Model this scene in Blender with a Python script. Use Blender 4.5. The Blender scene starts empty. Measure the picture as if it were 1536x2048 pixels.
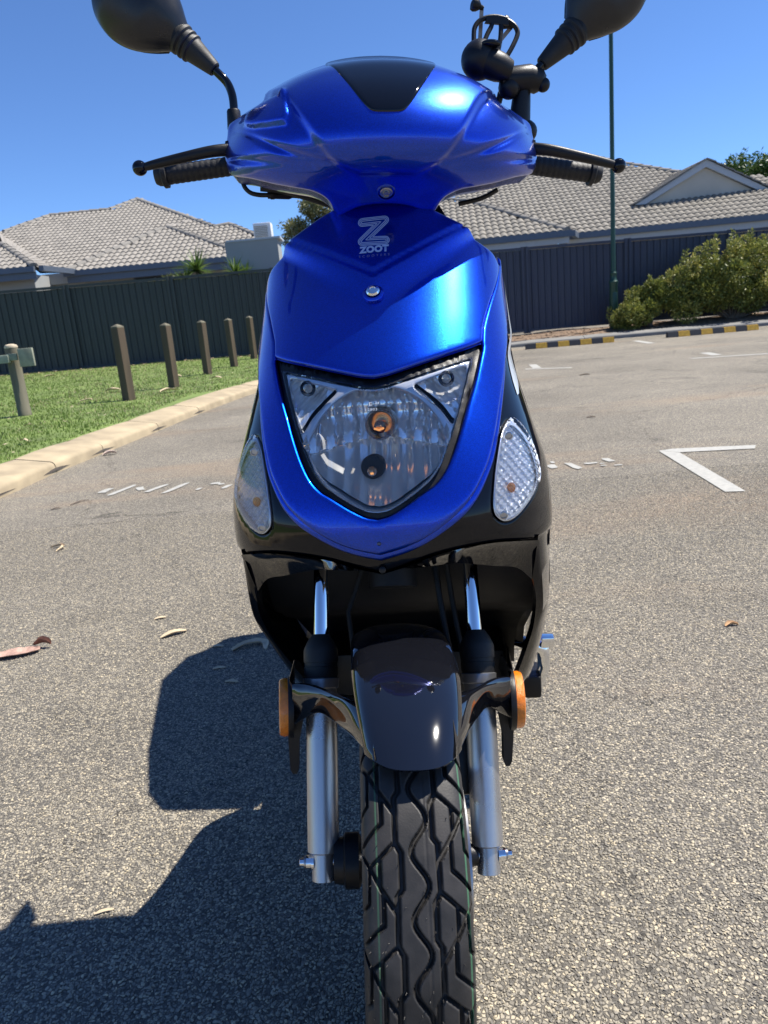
import bpy, bmesh, math, random
import numpy as np
from mathutils import Vector, Matrix, geometry

random.seed(7)
RNG = np.random.default_rng(11)
SC = bpy.context.scene
COL = SC.collection
R = math.radians

# ------------------------------------------------------------------ camera, sky, sun, exposure
CAM_H = 0.80
cam_d = bpy.data.cameras.new('camera')
cam = bpy.data.objects.new('camera', cam_d)
COL.objects.link(cam)
_p, _r = R(14.4), R(5.2)
fwd = Vector((0, math.cos(_p), -math.sin(_p)))
up0 = Vector((0, math.sin(_p), math.cos(_p)))
rt0 = Vector((1, 0, 0))
# camera rolled about its own axis
right = rt0 * math.cos(_r) - up0 * math.sin(_r)
up = rt0 * math.sin(_r) + up0 * math.cos(_r)
M = Matrix((right, up, -fwd)).transposed().to_4x4()
M.translation = Vector((0, 0, CAM_H))
cam.matrix_world = M
cam_d.sensor_fit = 'VERTICAL'
cam_d.sensor_height = 34.66
cam_d.lens = 34.66 * 1479.0 / 2048.0
cam_d.clip_start = 0.02
cam_d.clip_end = 2000
cam_d.dof.use_dof = True
cam_d.dof.focus_distance = 0.86
cam_d.dof.aperture_fstop = 16.0
SC.camera = cam

SUN_DIR = Vector((0.56, 0.13, 1.0)).normalized()
world = bpy.data.worlds.new('World')
SC.world = world
world.use_nodes = True
wn = world.node_tree.nodes
wl = world.node_tree.links
sky = wn.new('ShaderNodeTexSky')
sky.sky_type = 'NISHITA'
sky.sun_disc = False
sky.sun_elevation = math.asin(SUN_DIR.z)
sky.sun_rotation = math.atan2(SUN_DIR.x, SUN_DIR.y)
sky.altitude = 2500
sky.air_density = 1.0
sky.dust_density = 0.0
sky.ozone_density = 5.0
bg = wn['Background']
bg.inputs['Strength'].default_value = 0.085
tint = wn.new('ShaderNodeVectorMath'); tint.operation = 'MULTIPLY'      # the camera's deeper rendering of a clear dry sky
tint.inputs[1].default_value = (.76, .93, 1.15)
wl.new(sky.outputs['Color'], tint.inputs[0])
wl.new(tint.outputs['Vector'], bg.inputs['Color'])

sun_d = bpy.data.lights.new('sun', 'SUN')
sun_d.energy = 4.6
sun_d.angle = R(0.53)
sun_d.color = (1.0, 0.945, 0.86)
sun = bpy.data.objects.new('sun', sun_d)
COL.objects.link(sun)
sun.rotation_euler = (-SUN_DIR).to_track_quat('-Z', 'Y').to_euler()

SC.view_settings.view_transform = 'Standard'
SC.view_settings.look = 'None'
SC.view_settings.exposure = 0.9
SC.view_settings.gamma = 1.0
SC.view_settings.use_curve_mapping = False

# ------------------------------------------------------------------ helpers
def tag(o, label=None, cat=None, group=None, kind=None):
    if label: o['label'] = label
    if cat: o['category'] = cat
    if group: o['group'] = group
    if kind: o['kind'] = kind
    return o

def empty(name, loc=(0, 0, 0), rz=0.0):
    o = bpy.data.objects.new(name, None)
    COL.objects.link(o)
    o.empty_display_size = 0.1
    o.location = loc
    o.rotation_euler = (0, 0, rz)
    return o

def link_mesh(name, me, mat, parent=None):
    o = bpy.data.objects.new(name, me)
    COL.objects.link(o)
    if mat is not None and len(me.materials) == 0:
        me.materials.append(mat)
    if parent is not None:
        o.parent = parent
    return o

def mesh_from(name, verts, faces, smooth=None):
    me = bpy.data.meshes.new(name)
    me.from_pydata([tuple(map(float, v)) for v in verts], [], [tuple(int(i) for i in f) for f in faces])
    me.update()
    if smooth is not None and len(me.polygons):
        me.polygons.foreach_set('use_smooth', [True] * len(me.polygons))
        if smooth < 179:
            me.set_sharp_from_angle(angle=R(smooth))
    return me

def copy_tree(o, parent=None):
    c = o.copy()
    COL.objects.link(c)
    if parent is not None:
        c.parent = parent
    for ch in list(o.children):
        copy_tree(ch, c)
    return c

SPLIT_NAMES = {'barge_board', 'fence_rail', 'gutter', 'fascia', 'wall', 'louvre', 'post', 'rafter', 'wheel_hub', 'brake_hose', 'window_frame', 'shield_flank', 'side_decal', 'mudguard_arm', 'roof_deck'}

class MB:
    """collects shapes that become ONE mesh object"""
    def __init__(s):
        s.v = []; s.f = []
    def add(s, vs, fs):
        o = len(s.v)
        s.v += [tuple(v) for v in vs]
        s.f += [tuple(i + o for i in f) for f in fs]
        return s
    def box(s, c, d, rot=None, bev=0.0):
        bm = bmesh.new()
        bmesh.ops.create_cube(bm, size=1.0)
        for v in bm.verts:
            v.co = Vector((v.co.x * d[0], v.co.y * d[1], v.co.z * d[2]))
        if bev > 0:
            bmesh.ops.bevel(bm, geom=bm.edges[:], offset=min(bev, min(d) * .45), segments=2, affect='EDGES', profile=.6)
        m = (rot if rot is not None else Matrix.Identity(3))
        vs = [m @ v.co + Vector(c) for v in bm.verts]
        bm.verts.index_update()
        fs = [[v.index for v in f.verts] for f in bm.faces]
        bm.free()
        return s.add(vs, fs)
    def tube(s, pts, rad, n=14, cap=True, flat=1.0):
        pts = [Vector(p) for p in pts]
        if not hasattr(rad, '__len__'): rad = [rad] * len(pts)
        rings = []
        prev = None
        for i, p in enumerate(pts):
            a = pts[max(i - 1, 0)]; b = pts[min(i + 1, len(pts) - 1)]
            t = (b - a).normalized()
            if prev is None:
                u = t.orthogonal().normalized()
                if abs(t.z) < .95: u = t.cross(Vector((0, 0, 1))).normalized()
            else:
                u = (prev - t * prev.dot(t)).normalized()
            prev = u
            w = t.cross(u)
            rings.append([p + (u * math.cos(2 * math.pi * k / n) + w * math.sin(2 * math.pi * k / n) * flat) * rad[i] for k in range(n)])
        vs = [q for r in rings for q in r]
        fs = []
        for i in range(len(rings) - 1):
            for k in range(n):
                k2 = (k + 1) % n
                fs.append((i * n + k, i * n + k2, (i + 1) * n + k2, (i + 1) * n + k))
        if cap:
            fs.append(tuple(range(n - 1, -1, -1)))
            fs.append(tuple((len(rings) - 1) * n + k for k in range(n)))
        return s.add(vs, fs)
    def lathe(s, o, d, prof, n=28, cap=True):
        o = Vector(o); d = Vector(d).normalized()
        u = d.orthogonal().normalized(); w = d.cross(u)
        rows = [[o + d * h + (u * math.cos(2 * math.pi * k / n) + w * math.sin(2 * math.pi * k / n)) * max(r, 1e-5) for k in range(n)] for h, r in prof]
        b = len(s.v)
        s.grid(rows, closed=True)
        if cap:
            m = len(prof) - 1
            s.f.append(tuple(b + k for k in range(n - 1, -1, -1))); s.f.append(tuple(b + m * n + k for k in range(n)))
        return s
    def sphere(s, c, r, n=16, m=10, sc=(1, 1, 1), rot=None):
        c = Vector(c)
        vs = []; fs = []
        for i in range(m + 1):
            th = math.pi * i / m
            for k in range(n):
                ph = 2 * math.pi * k / n
                p = Vector((math.sin(th) * math.cos(ph) * r * sc[0], math.sin(th) * math.sin(ph) * r * sc[1], math.cos(th) * r * sc[2]))
                if rot is not None: p = rot @ p
                vs.append(c + p)
        for i in range(m):
            for k in range(n):
                k2 = (k + 1) % n
                fs.append((i * n + k, (i + 1) * n + k, (i + 1) * n + k2, i * n + k2))
        return s.add(vs, fs)
    def grid(s, rows, closed=False):
        nr = len(rows); nc = len(rows[0])
        vs = [p for r in rows for p in r]
        fs = []
        for i in range(nr - 1):
            for k in range(nc if closed else nc - 1):
                k2 = (k + 1) % nc
                fs.append((i * nc + k, i * nc + k2, (i + 1) * nc + k2, (i + 1) * nc + k))
        return s.add(vs, fs)
    def prism(s, poly, mp, d0, d1):
        """poly: 2-D outline (ccw), mp(u, v, d) -> point"""
        n = len(poly)
        vs = [mp(u, v, d0) for u, v in poly] + [mp(u, v, d1) for u, v in poly]
        fs = [tuple(range(n)), tuple(range(2 * n - 1, n - 1, -1))]
        for i in range(n):
            j = (i + 1) % n
            fs.append((j, i, n + i, n + j))
        return s.add(vs, fs)
    def build(s, name, mat, parent=None, smooth=35, fx=None, weld=False):
        vs = s.v
        if fx is not None: vs = [fx(v) for v in vs]
        if name in SPLIT_NAMES:
            p = list(range(len(vs)))
            def root(a):
                while p[a] != a:
                    p[a] = p[p[a]]; a = p[a]
                return a
            for f in s.f:
                for i in f[1:]:
                    a, b = root(f[0]), root(i)
                    if a != b: p[a] = b
            groups = {}
            for f in s.f: groups.setdefault(root(f[0]), []).append(f)
            if len(groups) > 1:
                first = None
                for fs in groups.values():
                    ids = sorted({i for f in fs for i in f}); mp = {i: k for k, i in enumerate(ids)}
                    q = MB(); q.v = [vs[i] for i in ids]; q.f = [tuple(mp[i] for i in f) for f in fs]
                    o = q.build(name, mat, parent, smooth)
                    first = first or o
                return first
        me = mesh_from(name, vs, s.f, smooth)
        bm = bmesh.new(); bm.from_mesh(me)
        if weld: bmesh.ops.remove_doubles(bm, verts=bm.verts[:], dist=1e-5)
        bmesh.ops.recalc_face_normals(bm, faces=bm.faces[:])
        bm.to_mesh(me); bm.free()
        if smooth is not None:
            me.polygons.foreach_set('use_smooth', [True] * len(me.polygons))
            if smooth < 179: me.set_sharp_from_angle(angle=R(smooth))
        return link_mesh(name, me, mat, parent)

def cr(pts, n=8, closed=False):
    """Catmull-Rom through points (any dimension), n sub-steps"""
    P = np.array(pts, float)
    N = len(P)
    out = []
    for i in range(N if closed else N - 1):
        if closed:
            p0, p1, p2, p3 = P[(i - 1) % N], P[i], P[(i + 1) % N], P[(i + 2) % N]
        else:
            p1, p2 = P[i], P[i + 1]
            p0 = P[i - 1] if i > 0 else 2 * p1 - p2
            p3 = P[i + 2] if i + 2 < N else 2 * p2 - p1
        for k in range(n):
            t = k / n
            out.append(.5 * ((2 * p1) + (-p0 + p2) * t + (2 * p0 - 5 * p1 + 4 * p2 - p3) * t * t + (-p0 + 3 * p1 - 3 * p2 + p3) * t ** 3))
    if not closed: out.append(P[-1])
    return np.array(out)

def resample(pl, step, closed=True):
    pl = np.array(pl, float)
    if closed: pl = np.vstack([pl, pl[:1]])
    seg = np.linalg.norm(np.diff(pl, axis=0), axis=1)
    keep = np.concatenate([[True], seg > 1e-7])
    pl = pl[keep]
    out = []
    for a, b in zip(pl[:-1], pl[1:]):
        k = max(1, int(round(np.linalg.norm(b - a) / step)))
        for i in range(k): out.append(a + (b - a) * i / k)
    if not closed: out.append(pl[-1])
    return np.array(out)

def mirror_loop(half):
    """half outline from the bottom centre (x=0) to the top centre (x=0), x >= 0"""
    h = np.array(half, float)
    m = h[::-1].copy(); m[:, 0] *= -1
    if abs(h[-1, 0]) < 1e-9: m = m[1:]
    if abs(h[0, 0]) < 1e-9: m = m[:-1]
    return np.vstack([h, m])

def pip(P, poly):
    x, y = P[:, 0], P[:, 1]
    ins = np.zeros(len(P), bool)
    a = poly; b = np.roll(poly, -1, axis=0)
    for (x1, y1), (x2, y2) in zip(a, b):
        if y1 == y2: continue
        c = ((y1 > y) != (y2 > y)) & (x < (x2 - x1) * (y - y1) / (y2 - y1) + x1)
        ins ^= c
    return ins

def pdist(P, poly, closed=True):
    a = np.array(poly, float)
    b = np.roll(a, -1, axis=0) if closed else a[1:]
    if not closed: a = a[:-1]
    best = np.full(len(P), 1e9)
    for p, q in zip(a, b):
        d = q - p; L = d @ d
        t = np.clip(((P - p) @ d) / L, 0, 1) if L > 1e-14 else np.zeros(len(P))
        w = P - (p + t[:, None] * d)
        best = np.minimum(best, np.hypot(w[:, 0], w[:, 1]))
    return best

def sstep(a, b, x):
    t = np.clip((x - a) / (b - a), 0, 1)
    return t * t * (3 - 2 * t)

def patch(name, outer, holes, fmap, step, mat, parent, rim=0.0, rimd=0.0, rim_holes=True, skirt=0.0, off=0.0, disp=None, fx=None, skirt_dir=(0, 1, 0), smooth=50, bstep=None):
    """a trimmed panel: outline + holes in the (u, v) sheet of fmap, rolled edges and a skirt that gives it thickness"""
    bstep = bstep or step
    loops = [resample(outer, bstep)] + [resample(h, bstep) for h in holes]
    pts = []; edges = []
    for lp in loops:
        o = len(pts)
        pts += list(lp)
        edges += [(o + i, o + (i + 1) % len(lp)) for i in range(len(lp))]
    nb = len(pts)
    B = np.array(pts)
    lo, hi = loops[0].min(0), loops[0].max(0)
    gx = np.arange(lo[0], hi[0], step); gy = np.arange(lo[1], hi[1], step * .87)
    G = np.array([(x + (step / 2 if j % 2 else 0), y) for j, y in enumerate(gy) for x in gx])
    ins = pip(G, loops[0])
    for h in loops[1:]: ins &= ~pip(G, h)
    G = G[ins]
    d = np.full(len(G), 1e9)
    for lp in loops: d = np.minimum(d, pdist(G, lp))
    rings = []
    if rim > 0:
        for q in (.2, .5, 1.0):
            for li, lp in enumerate(loops):
                if li > 0 and not rim_holes: continue
                t = np.roll(lp, -1, 0) - np.roll(lp, 1, 0)
                t /= np.maximum(np.linalg.norm(t, axis=1), 1e-9)[:, None]
                nrm = np.stack([-t[:, 1], t[:, 0]], 1)
                for sg in (1, -1):
                    c = lp + sg * nrm * rim * q
                    ok = pip(c, loops[0])
                    for h in loops[1:]: ok &= ~pip(c, h)
                    dd = np.full(len(c), 1e9)
                    for l2 in loops: dd = np.minimum(dd, pdist(c, l2))
                    ok &= dd > rim * q * .85
                    rings.append(c[ok])
        G = G[d > rim + .4 * step]
    else:
        G = G[d > .55 * step]
    allp = np.vstack([B] + rings + [G]) if len(G) or rings else B
    res = geometry.delaunay_2d_cdt([Vector((float(p[0]), float(p[1]))) for p in allp], edges, [], 0, 1e-6)
    V = np.array([tuple(v) for v in res[0]])
    F = np.array([f for f in res[2] if len(f) == 3])
    cen = V[F].mean(1)
    ok = pip(cen, loops[0])
    for h in loops[1:]: ok &= ~pip(cen, h)
    F = F[ok]
    P = fmap(V[:, 0], V[:, 1])
    e = 5e-4
    du = fmap(V[:, 0] + e, V[:, 1]) - fmap(V[:, 0] - e, V[:, 1])
    dv = fmap(V[:, 0], V[:, 1] + e) - fmap(V[:, 0], V[:, 1] - e)
    Nn = np.cross(du, dv)
    Nn /= np.maximum(np.linalg.norm(Nn, axis=1), 1e-12)[:, None]
    if Nn[:, 1].mean() > 0: Nn = -Nn
    o = np.full(len(V), off)
    if rim > 0:
        db = pdist(V, loops[0])
        if rim_holes:
            for h in loops[1:]: db = np.minimum(db, pdist(V, h))
        q = np.clip(1 - db / rim, 0, 1)
        o = o - rimd * (1 - np.sqrt(np.maximum(1 - q * q, 0)))
    if disp is not None: o = o + disp(V[:, 0], V[:, 1])
    P = P + Nn * o[:, None]
    verts = list(P)
    # orient faces towards Nn
    a, b, c = P[F[:, 0]], P[F[:, 1]], P[F[:, 2]]
    fn = np.cross(b - a, c - a)
    flip = (fn * Nn[F[:, 0]]).sum(1) < 0
    F[flip] = F[flip][:, ::-1]
    used = np.unique(F); rm = np.full(len(V), -1); rm[used] = np.arange(len(used))
    F = rm[F]; P = P[used]; verts = list(P)
    faces = [tuple(f) for f in F]
    if skirt > 0:
        cnt = {}
        for f in faces:
            for i in range(3):
                ed = (f[i], f[(i + 1) % 3])
                cnt[ed] = cnt.get(ed, 0) + 1
        bd = [ed for ed in cnt if (ed[1], ed[0]) not in cnt]
        mp = {}
        sd = np.array(skirt_dir, float)
        for ed in bd:
            for i in ed:
                if i not in mp:
                    mp[i] = len(verts); verts.append(P[i] + sd * skirt)
        for i, j in bd: faces.append((j, i, mp[i], mp[j]))
    if fx is not None: verts = [fx(v) for v in verts]
    me = mesh_from(name, verts, faces, smooth)
    return link_mesh(name, me, mat, parent)

# ------------------------------------------------------------------ materials
def nodes_of(m):
    return m.node_tree.nodes, m.node_tree.links

def pm(name, col, rough=.5, metal=0.0, var=.12, scale=12.0, bump=0.0, bscale=None, coat=0.0, spec=None, rvar=.08, stretch=None):
    """principled material with procedural colour / gloss variation and fine relief"""
    m = bpy.data.materials.new(name); m.use_nodes = True
    n, l = nodes_of(m)
    b = n['Principled BSDF']
    tc = n.new('ShaderNodeTexCoord')
    src = tc.outputs['Object']
    if stretch:
        mp = n.new('ShaderNodeMapping'); mp.inputs['Scale'].default_value = stretch
        l.new(src, mp.inputs['Vector']); src = mp.outputs['Vector']
    nz = n.new('ShaderNodeTexNoise')
    nz.inputs['Scale'].default_value = scale; nz.inputs['Detail'].default_value = 6
    l.new(src, nz.inputs['Vector'])
    mr = n.new('ShaderNodeMapRange')
    mr.inputs['From Min'].default_value = .3; mr.inputs['From Max'].default_value = .7
    mr.inputs['To Min'].default_value = 1 - var; mr.inputs['To Max'].default_value = 1 + var
    l.new(nz.outputs['Fac'], mr.inputs['Value'])
    mx = n.new('ShaderNodeVectorMath'); mx.operation = 'SCALE'
    mx.inputs[0].default_value = col[:3]
    l.new(mr.outputs['Result'], mx.inputs['Scale'])
    l.new(mx.outputs['Vector'], b.inputs['Base Color'])
    m2 = n.new('ShaderNodeMapRange')
    m2.inputs['From Min'].default_value = .3; m2.inputs['From Max'].default_value = .7
    m2.inputs['To Min'].default_value = max(rough - rvar, .01); m2.inputs['To Max'].default_value = min(rough + rvar, 1)
    l.new(nz.outputs['Fac'], m2.inputs['Value'])
    l.new(m2.outputs['Result'], b.inputs['Roughness'])
    b.inputs['Metallic'].default_value = metal
    if spec is not None: b.inputs['Specular IOR Level'].default_value = spec
    if coat:
        b.inputs['Coat Weight'].default_value = coat
        b.inputs['Coat Roughness'].default_value = .02
    if bump:
        nb = n.new('ShaderNodeTexNoise'); nb.inputs['Scale'].default_value = bscale or scale * 6; nb.inputs['Detail'].default_value = 4
        l.new(src, nb.inputs['Vector'])
        bp = n.new('ShaderNodeBump'); bp.inputs['Strength'].default_value = bump; bp.inputs['Distance'].default_value = .002
        l.new(nb.outputs['Fac'], bp.inputs['Height']); l.new(bp.outputs['Normal'], b.inputs['Normal'])
    return m

def paint_blue():
    m = bpy.data.materials.new('metallic_blue_paint'); m.use_nodes = True
    n, l = nodes_of(m); b = n['Principled BSDF']
    tc = n.new('ShaderNodeTexCoord')
    vo = n.new('ShaderNodeTexVoronoi'); vo.inputs['Scale'].default_value = 1400
    l.new(tc.outputs['Object'], vo.inputs['Vector'])
    rp = n.new('ShaderNodeMapRange'); rp.inputs['To Min'].default_value = .80; rp.inputs['To Max'].default_value = 1.25
    sp = n.new('ShaderNodeSeparateColor'); l.new(vo.outputs['Color'], sp.inputs['Color'])
    l.new(sp.outputs['Red'], rp.inputs['Value'])
    mx = n.new('ShaderNodeVectorMath'); mx.operation = 'SCALE'; mx.inputs[0].default_value = (.0003, .045, .50)
    l.new(rp.outputs['Result'], mx.inputs['Scale'])
    l.new(mx.outputs['Vector'], b.inputs['Base Color'])
    b.inputs['Metallic'].default_value = 1.0
    b.inputs['Roughness'].default_value = .30
    b.inputs['Coat Weight'].default_value = .9
    b.inputs['Coat Roughness'].default_value = .012
    # flakes tilt a little
    bp = n.new('ShaderNodeBump'); bp.inputs['Strength'].default_value = .10; bp.inputs['Distance'].default_value = .0004
    l.new(sp.outputs['Green'], bp.inputs['Height']); l.new(bp.outputs['Normal'], b.inputs['Normal'])
    return m

def clear_plastic(name, tint=(1, 1, 1), ior=1.45, rib=None, rough=.01, body=0.0):
    """thin clear shell: sees through, mirrors by Fresnel, optional moulded ribs"""
    m = bpy.data.materials.new(name); m.use_nodes = True
    n, l = nodes_of(m)
    n.remove(n['Principled BSDF'])
    out = n['Material Output']
    tr = n.new('ShaderNodeBsdfTransparent'); tr.inputs['Color'].default_value = (*tint, 1)
    gl = n.new('ShaderNodeBsdfGlossy'); gl.inputs['Roughness'].default_value = rough
    fr = n.new('ShaderNodeFresnel'); fr.inputs['IOR'].default_value = ior
    mx = n.new('ShaderNodeMixShader')
    l.new(fr.outputs['Fac'], mx.inputs['Fac']); l.new(tr.outputs['BSDF'], mx.inputs[1]); l.new(gl.outputs['BSDF'], mx.inputs[2])
    last = mx.outputs['Shader']
    if rib:
        tc = n.new('ShaderNodeTexCoord'); mp = n.new('ShaderNodeMapping')
        mp.inputs['Rotation'].default_value = rib[1]
        l.new(tc.outputs['Object'], mp.inputs['Vector'])
        wv = n.new('ShaderNodeTexWave'); wv.inputs['Scale'].default_value = rib[0]; wv.bands_direction = 'X'
        l.new(mp.outputs['Vector'], wv.inputs['Vector'])
        bp = n.new('ShaderNodeBump'); bp.inputs['Strength'].default_value = rib[2]; bp.inputs['Distance'].default_value = .001
        l.new(wv.outputs['Fac'], bp.inputs['Height'])
        l.new(bp.outputs['Normal'], gl.inputs['Normal']); l.new(bp.outputs['Normal'], fr.inputs['Normal'])
    if body:
        df = n.new('ShaderNodeBsdfTranslucent'); df.inputs['Color'].default_value = (.9, .9, .92, 1)
        m2 = n.new('ShaderNodeMixShader'); m2.inputs['Fac'].default_value = body
        l.new(last, m2.inputs[1]); l.new(df.outputs['BSDF'], m2.inputs[2]); last = m2.outputs['Shader']
    l.new(last, out.inputs['Surface'])
    return m

BLUE = paint_blue()
BLACKG = pm('black_gloss_paint', (.0035, .004, .006), .05, var=.1, rvar=.02, spec=.36)
MUDM = pm('black_gloss_mudguard', (.005, .0055, .008), .04, var=.1, rvar=.02, spec=1.0)
VISOR = pm('smoked_black_visor', (.003, .003, .004), .05, var=.05, rvar=.02, spec=.5)
BLACKP = pm('black_textured_plastic', (.006, .006, .007), .42, var=.12, scale=40, bump=.12, bscale=900, spec=.35)
BLACKM = pm('matt_black_inner_plastic', (.007, .007, .008), .6, var=.1, scale=20)
RUBBER = pm('black_rubber', (.009, .009, .009), .6, var=.15, scale=60, bump=.1, bscale=600)
CHROME = pm('chrome', (.82, .83, .85), .06, 1.0, var=.03, rvar=.02)
SILVER = pm('silver_painted_alloy', (.48, .485, .50), .30, .85, var=.05, scale=20, bump=.10, bscale=1500, rvar=.05)
STEEL = pm('dull_steel', (.42, .42, .43), .32, 1.0, var=.1)
MIRROR_SILVER = pm('lamp_reflector_silver', (.95, .955, .96), .09, .62, var=.02, rvar=.02)
LENS = clear_plastic('clear_lamp_lens', (.97, .98, .99), 1.42)
SIGLENS = clear_plastic('ribbed_clear_lens', (.93, .95, .98), 1.45, rib=(150, (0, R(40), 0), .7), rough=.03, body=.03)
GLASS = clear_plastic('bulb_glass', (.985, .95, .89), 1.7)
AMBER = pm('amber_reflector_plastic', (.75, .20, .008), .18, var=.15, scale=200, bump=.5, bscale=900, coat=.6)
AMBERG = pm('amber_bulb_coating', (.75, .28, .06), .2, .6, var=.1)
DECAL = pm('silver_grey_decal', (.55, .60, .66), .3, .1, var=.04, coat=.5)
LOGO = pm('pale_logo_print', (.36, .46, .74), .45, 0, var=.03)
DARKBLUE = pm('dark_blue_trim', (.003, .008, .07), .3, .3, var=.05, coat=.8)  # plain dark blue of the small trim pin below the headlight
WHITEP = pm('white_plastic', (.75, .75, .73), .4, var=.05)
SEATM = pm('black_vinyl_seat', (.016, .016, .017), .5, var=.15, scale=30, bump=.2, bscale=500)

# ------------------------------------------------------------------ ground
def asphalt_mat():
    m = bpy.data.materials.new('weathered_asphalt'); m.use_nodes = True
    n, l = nodes_of(m); b = n['Principled BSDF']
    tc = n.new('ShaderNodeTexCoord')
    # slightly warped coordinates so the stones are not regular cells
    wz = n.new('ShaderNodeTexNoise'); wz.inputs['Scale'].default_value = 90; wz.inputs['Detail'].default_value = 2
    l.new(tc.outputs['Object'], wz.inputs['Vector'])
    wa = n.new('ShaderNodeVectorMath'); wa.operation = 'MULTIPLY_ADD'
    wa.inputs[1].default_value = (.006, .006, .006)
    l.new(wz.outputs['Color'], wa.inputs[0]); l.new(tc.outputs['Object'], wa.inputs[2])
    v1 = n.new('ShaderNodeTexVoronoi'); v1.inputs['Scale'].default_value = 190; v1.inputs['Randomness'].default_value = 1
    l.new(wa.outputs['Vector'], v1.inputs['Vector'])
    ve = n.new('ShaderNodeTexVoronoi'); ve.feature = 'DISTANCE_TO_EDGE'; ve.inputs['Scale'].default_value = 190
    l.new(wa.outputs['Vector'], ve.inputs['Vector'])
    sp = n.new('ShaderNodeSeparateColor'); l.new(v1.outputs['Color'], sp.inputs['Color'])
    cr_ = n.new('ShaderNodeValToRGB')
    e = cr_.color_ramp; e.interpolation = 'LINEAR'
    e.elements[0].position = 0; e.elements[0].color = (.10, .093, .08, 1)
    e.elements[1].position = 1; e.elements[1].color = (.60, .51, .36, 1)
    for p, c in ((.22, (.13, .120, .103, 1)), (.40, (.25, .226, .18, 1)), (.62, (.35, .312, .242, 1)), (.82, (.44, .39, .295, 1))):
        k = e.elements.new(p); k.color = c
    l.new(sp.outputs['Red'], cr_.inputs['Fac'])
    edg = n.new('ShaderNodeMapRange'); edg.inputs['From Min'].default_value = .04; edg.inputs['From Max'].default_value = .22
    l.new(ve.outputs['Distance'], edg.inputs['Value'])
    bit = n.new('ShaderNodeMix'); bit.data_type = 'RGBA'
    bit.inputs['A'].default_value = (.14, .127, .106, 1)
    l.new(edg.outputs['Result'], bit.inputs['Factor']); l.new(cr_.outputs['Color'], bit.inputs['B'])
    # broad wear and stains
    big = n.new('ShaderNodeTexNoise'); big.inputs['Scale'].default_value = .55; big.inputs['Detail'].default_value = 7; big.inputs['Roughness'].default_value = .62
    l.new(tc.outputs['Object'], big.inputs['Vector'])
    bm_ = n.new('ShaderNodeMapRange'); bm_.inputs['From Min'].default_value = .3; bm_.inputs['From Max'].default_value = .7
    bm_.inputs['To Min'].default_value = .70; bm_.inputs['To Max'].default_value = 1.20
    l.new(big.outputs['Fac'], bm_.inputs['Value'])
    sc = n.new('ShaderNodeVectorMath'); sc.operation = 'SCALE'
    l.new(bit.outputs['Result'], sc.inputs[0]); l.new(bm_.outputs['Result'], sc.inputs['Scale'])
    # hairline cracks and dark drips
    cw = n.new('ShaderNodeTexNoise'); cw.inputs['Scale'].default_value = 2.2; cw.inputs['Detail'].default_value = 8; cw.inputs['Roughness'].default_value = .7
    l.new(tc.outputs['Object'], cw.inputs['Vector'])
    ca = n.new('ShaderNodeVectorMath'); ca.operation = 'MULTIPLY_ADD'; ca.inputs[1].default_value = (.55, .55, 0)
    l.new(cw.outputs['Color'], ca.inputs[0]); l.new(tc.outputs['Object'], ca.inputs[2])
    cv = n.new('ShaderNodeTexVoronoi'); cv.feature = 'DISTANCE_TO_EDGE'; cv.inputs['Scale'].default_value = .42
    l.new(ca.outputs['Vector'], cv.inputs['Vector'])
    cm = n.new('ShaderNodeMapRange'); cm.inputs['From Min'].default_value = .0; cm.inputs['From Max'].default_value = .0022
    cm.inputs['To Min'].default_value = .35; cm.inputs['To Max'].default_value = 1.0
    l.new(cv.outputs['Distance'], cm.inputs['Value'])
    dn = n.new('ShaderNodeTexNoise'); dn.inputs['Scale'].default_value = 1.7; dn.inputs['Detail'].default_value = 3
    l.new(tc.outputs['Object'], dn.inputs['Vector'])
    dq = n.new('ShaderNodeMapRange'); dq.inputs['From Min'].default_value = .60; dq.inputs['From Max'].default_value = .70; dq.inputs['To Min'].default_value = 1.0; dq.inputs['To Max'].default_value = .72
    l.new(dn.outputs['Fac'], dq.inputs['Value'])
    c2 = n.new('ShaderNodeMath'); c2.operation = 'MULTIPLY'; l.new(cm.outputs['Result'], c2.inputs[0]); l.new(dq.outputs['Result'], c2.inputs[1])
    c3 = n.new('ShaderNodeMath'); c3.operation = 'MULTIPLY'; l.new(c2.outputs[0], c3.inputs[0]); l.new(bm_.outputs['Result'], c3.inputs[1])
    l.new(c3.outputs[0], sc.inputs['Scale'])
    # ochre dirt washed across the bays
    mp = n.new('ShaderNodeMapping'); mp.inputs['Scale'].default_value = (.22, .75, 1); mp.inputs['Rotation'].default_value = (0, 0, R(-6)); mp.inputs['Location'].default_value = (3.1, 1.2, 0)
    l.new(tc.outputs['Object'], mp.inputs['Vector'])
    dz = n.new('ShaderNodeTexNoise'); dz.inputs['Scale'].default_value = 1.0; dz.inputs['Detail'].default_value = 8; dz.inputs['Roughness'].default_value = .65
    l.new(mp.outputs['Vector'], dz.inputs['Vector'])
    dm = n.new('ShaderNodeMapRange'); dm.inputs['From Min'].default_value = .55; dm.inputs['From Max'].default_value = .78; dm.inputs['To Max'].default_value = .75
    l.new(dz.outputs['Fac'], dm.inputs['Value'])
    dr = n.new('ShaderNodeMix'); dr.data_type = 'RGBA'; dr.inputs['B'].default_value = (.30, .205, .125, 1)
    l.new(dm.outputs['Result'], dr.inputs['Factor']); l.new(sc.outputs['Vector'], dr.inputs['A'])
    l.new(dr.outputs['Result'], b.inputs['Base Color'])
    b.inputs['Roughness'].default_value = .82
    b.inputs['Specular IOR Level'].default_value = .35
    fine = n.new('ShaderNodeTexNoise'); fine.inputs['Scale'].default_value = 420; fine.inputs['Detail'].default_value = 3
    l.new(tc.outputs['Object'], fine.inputs['Vector'])
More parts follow.
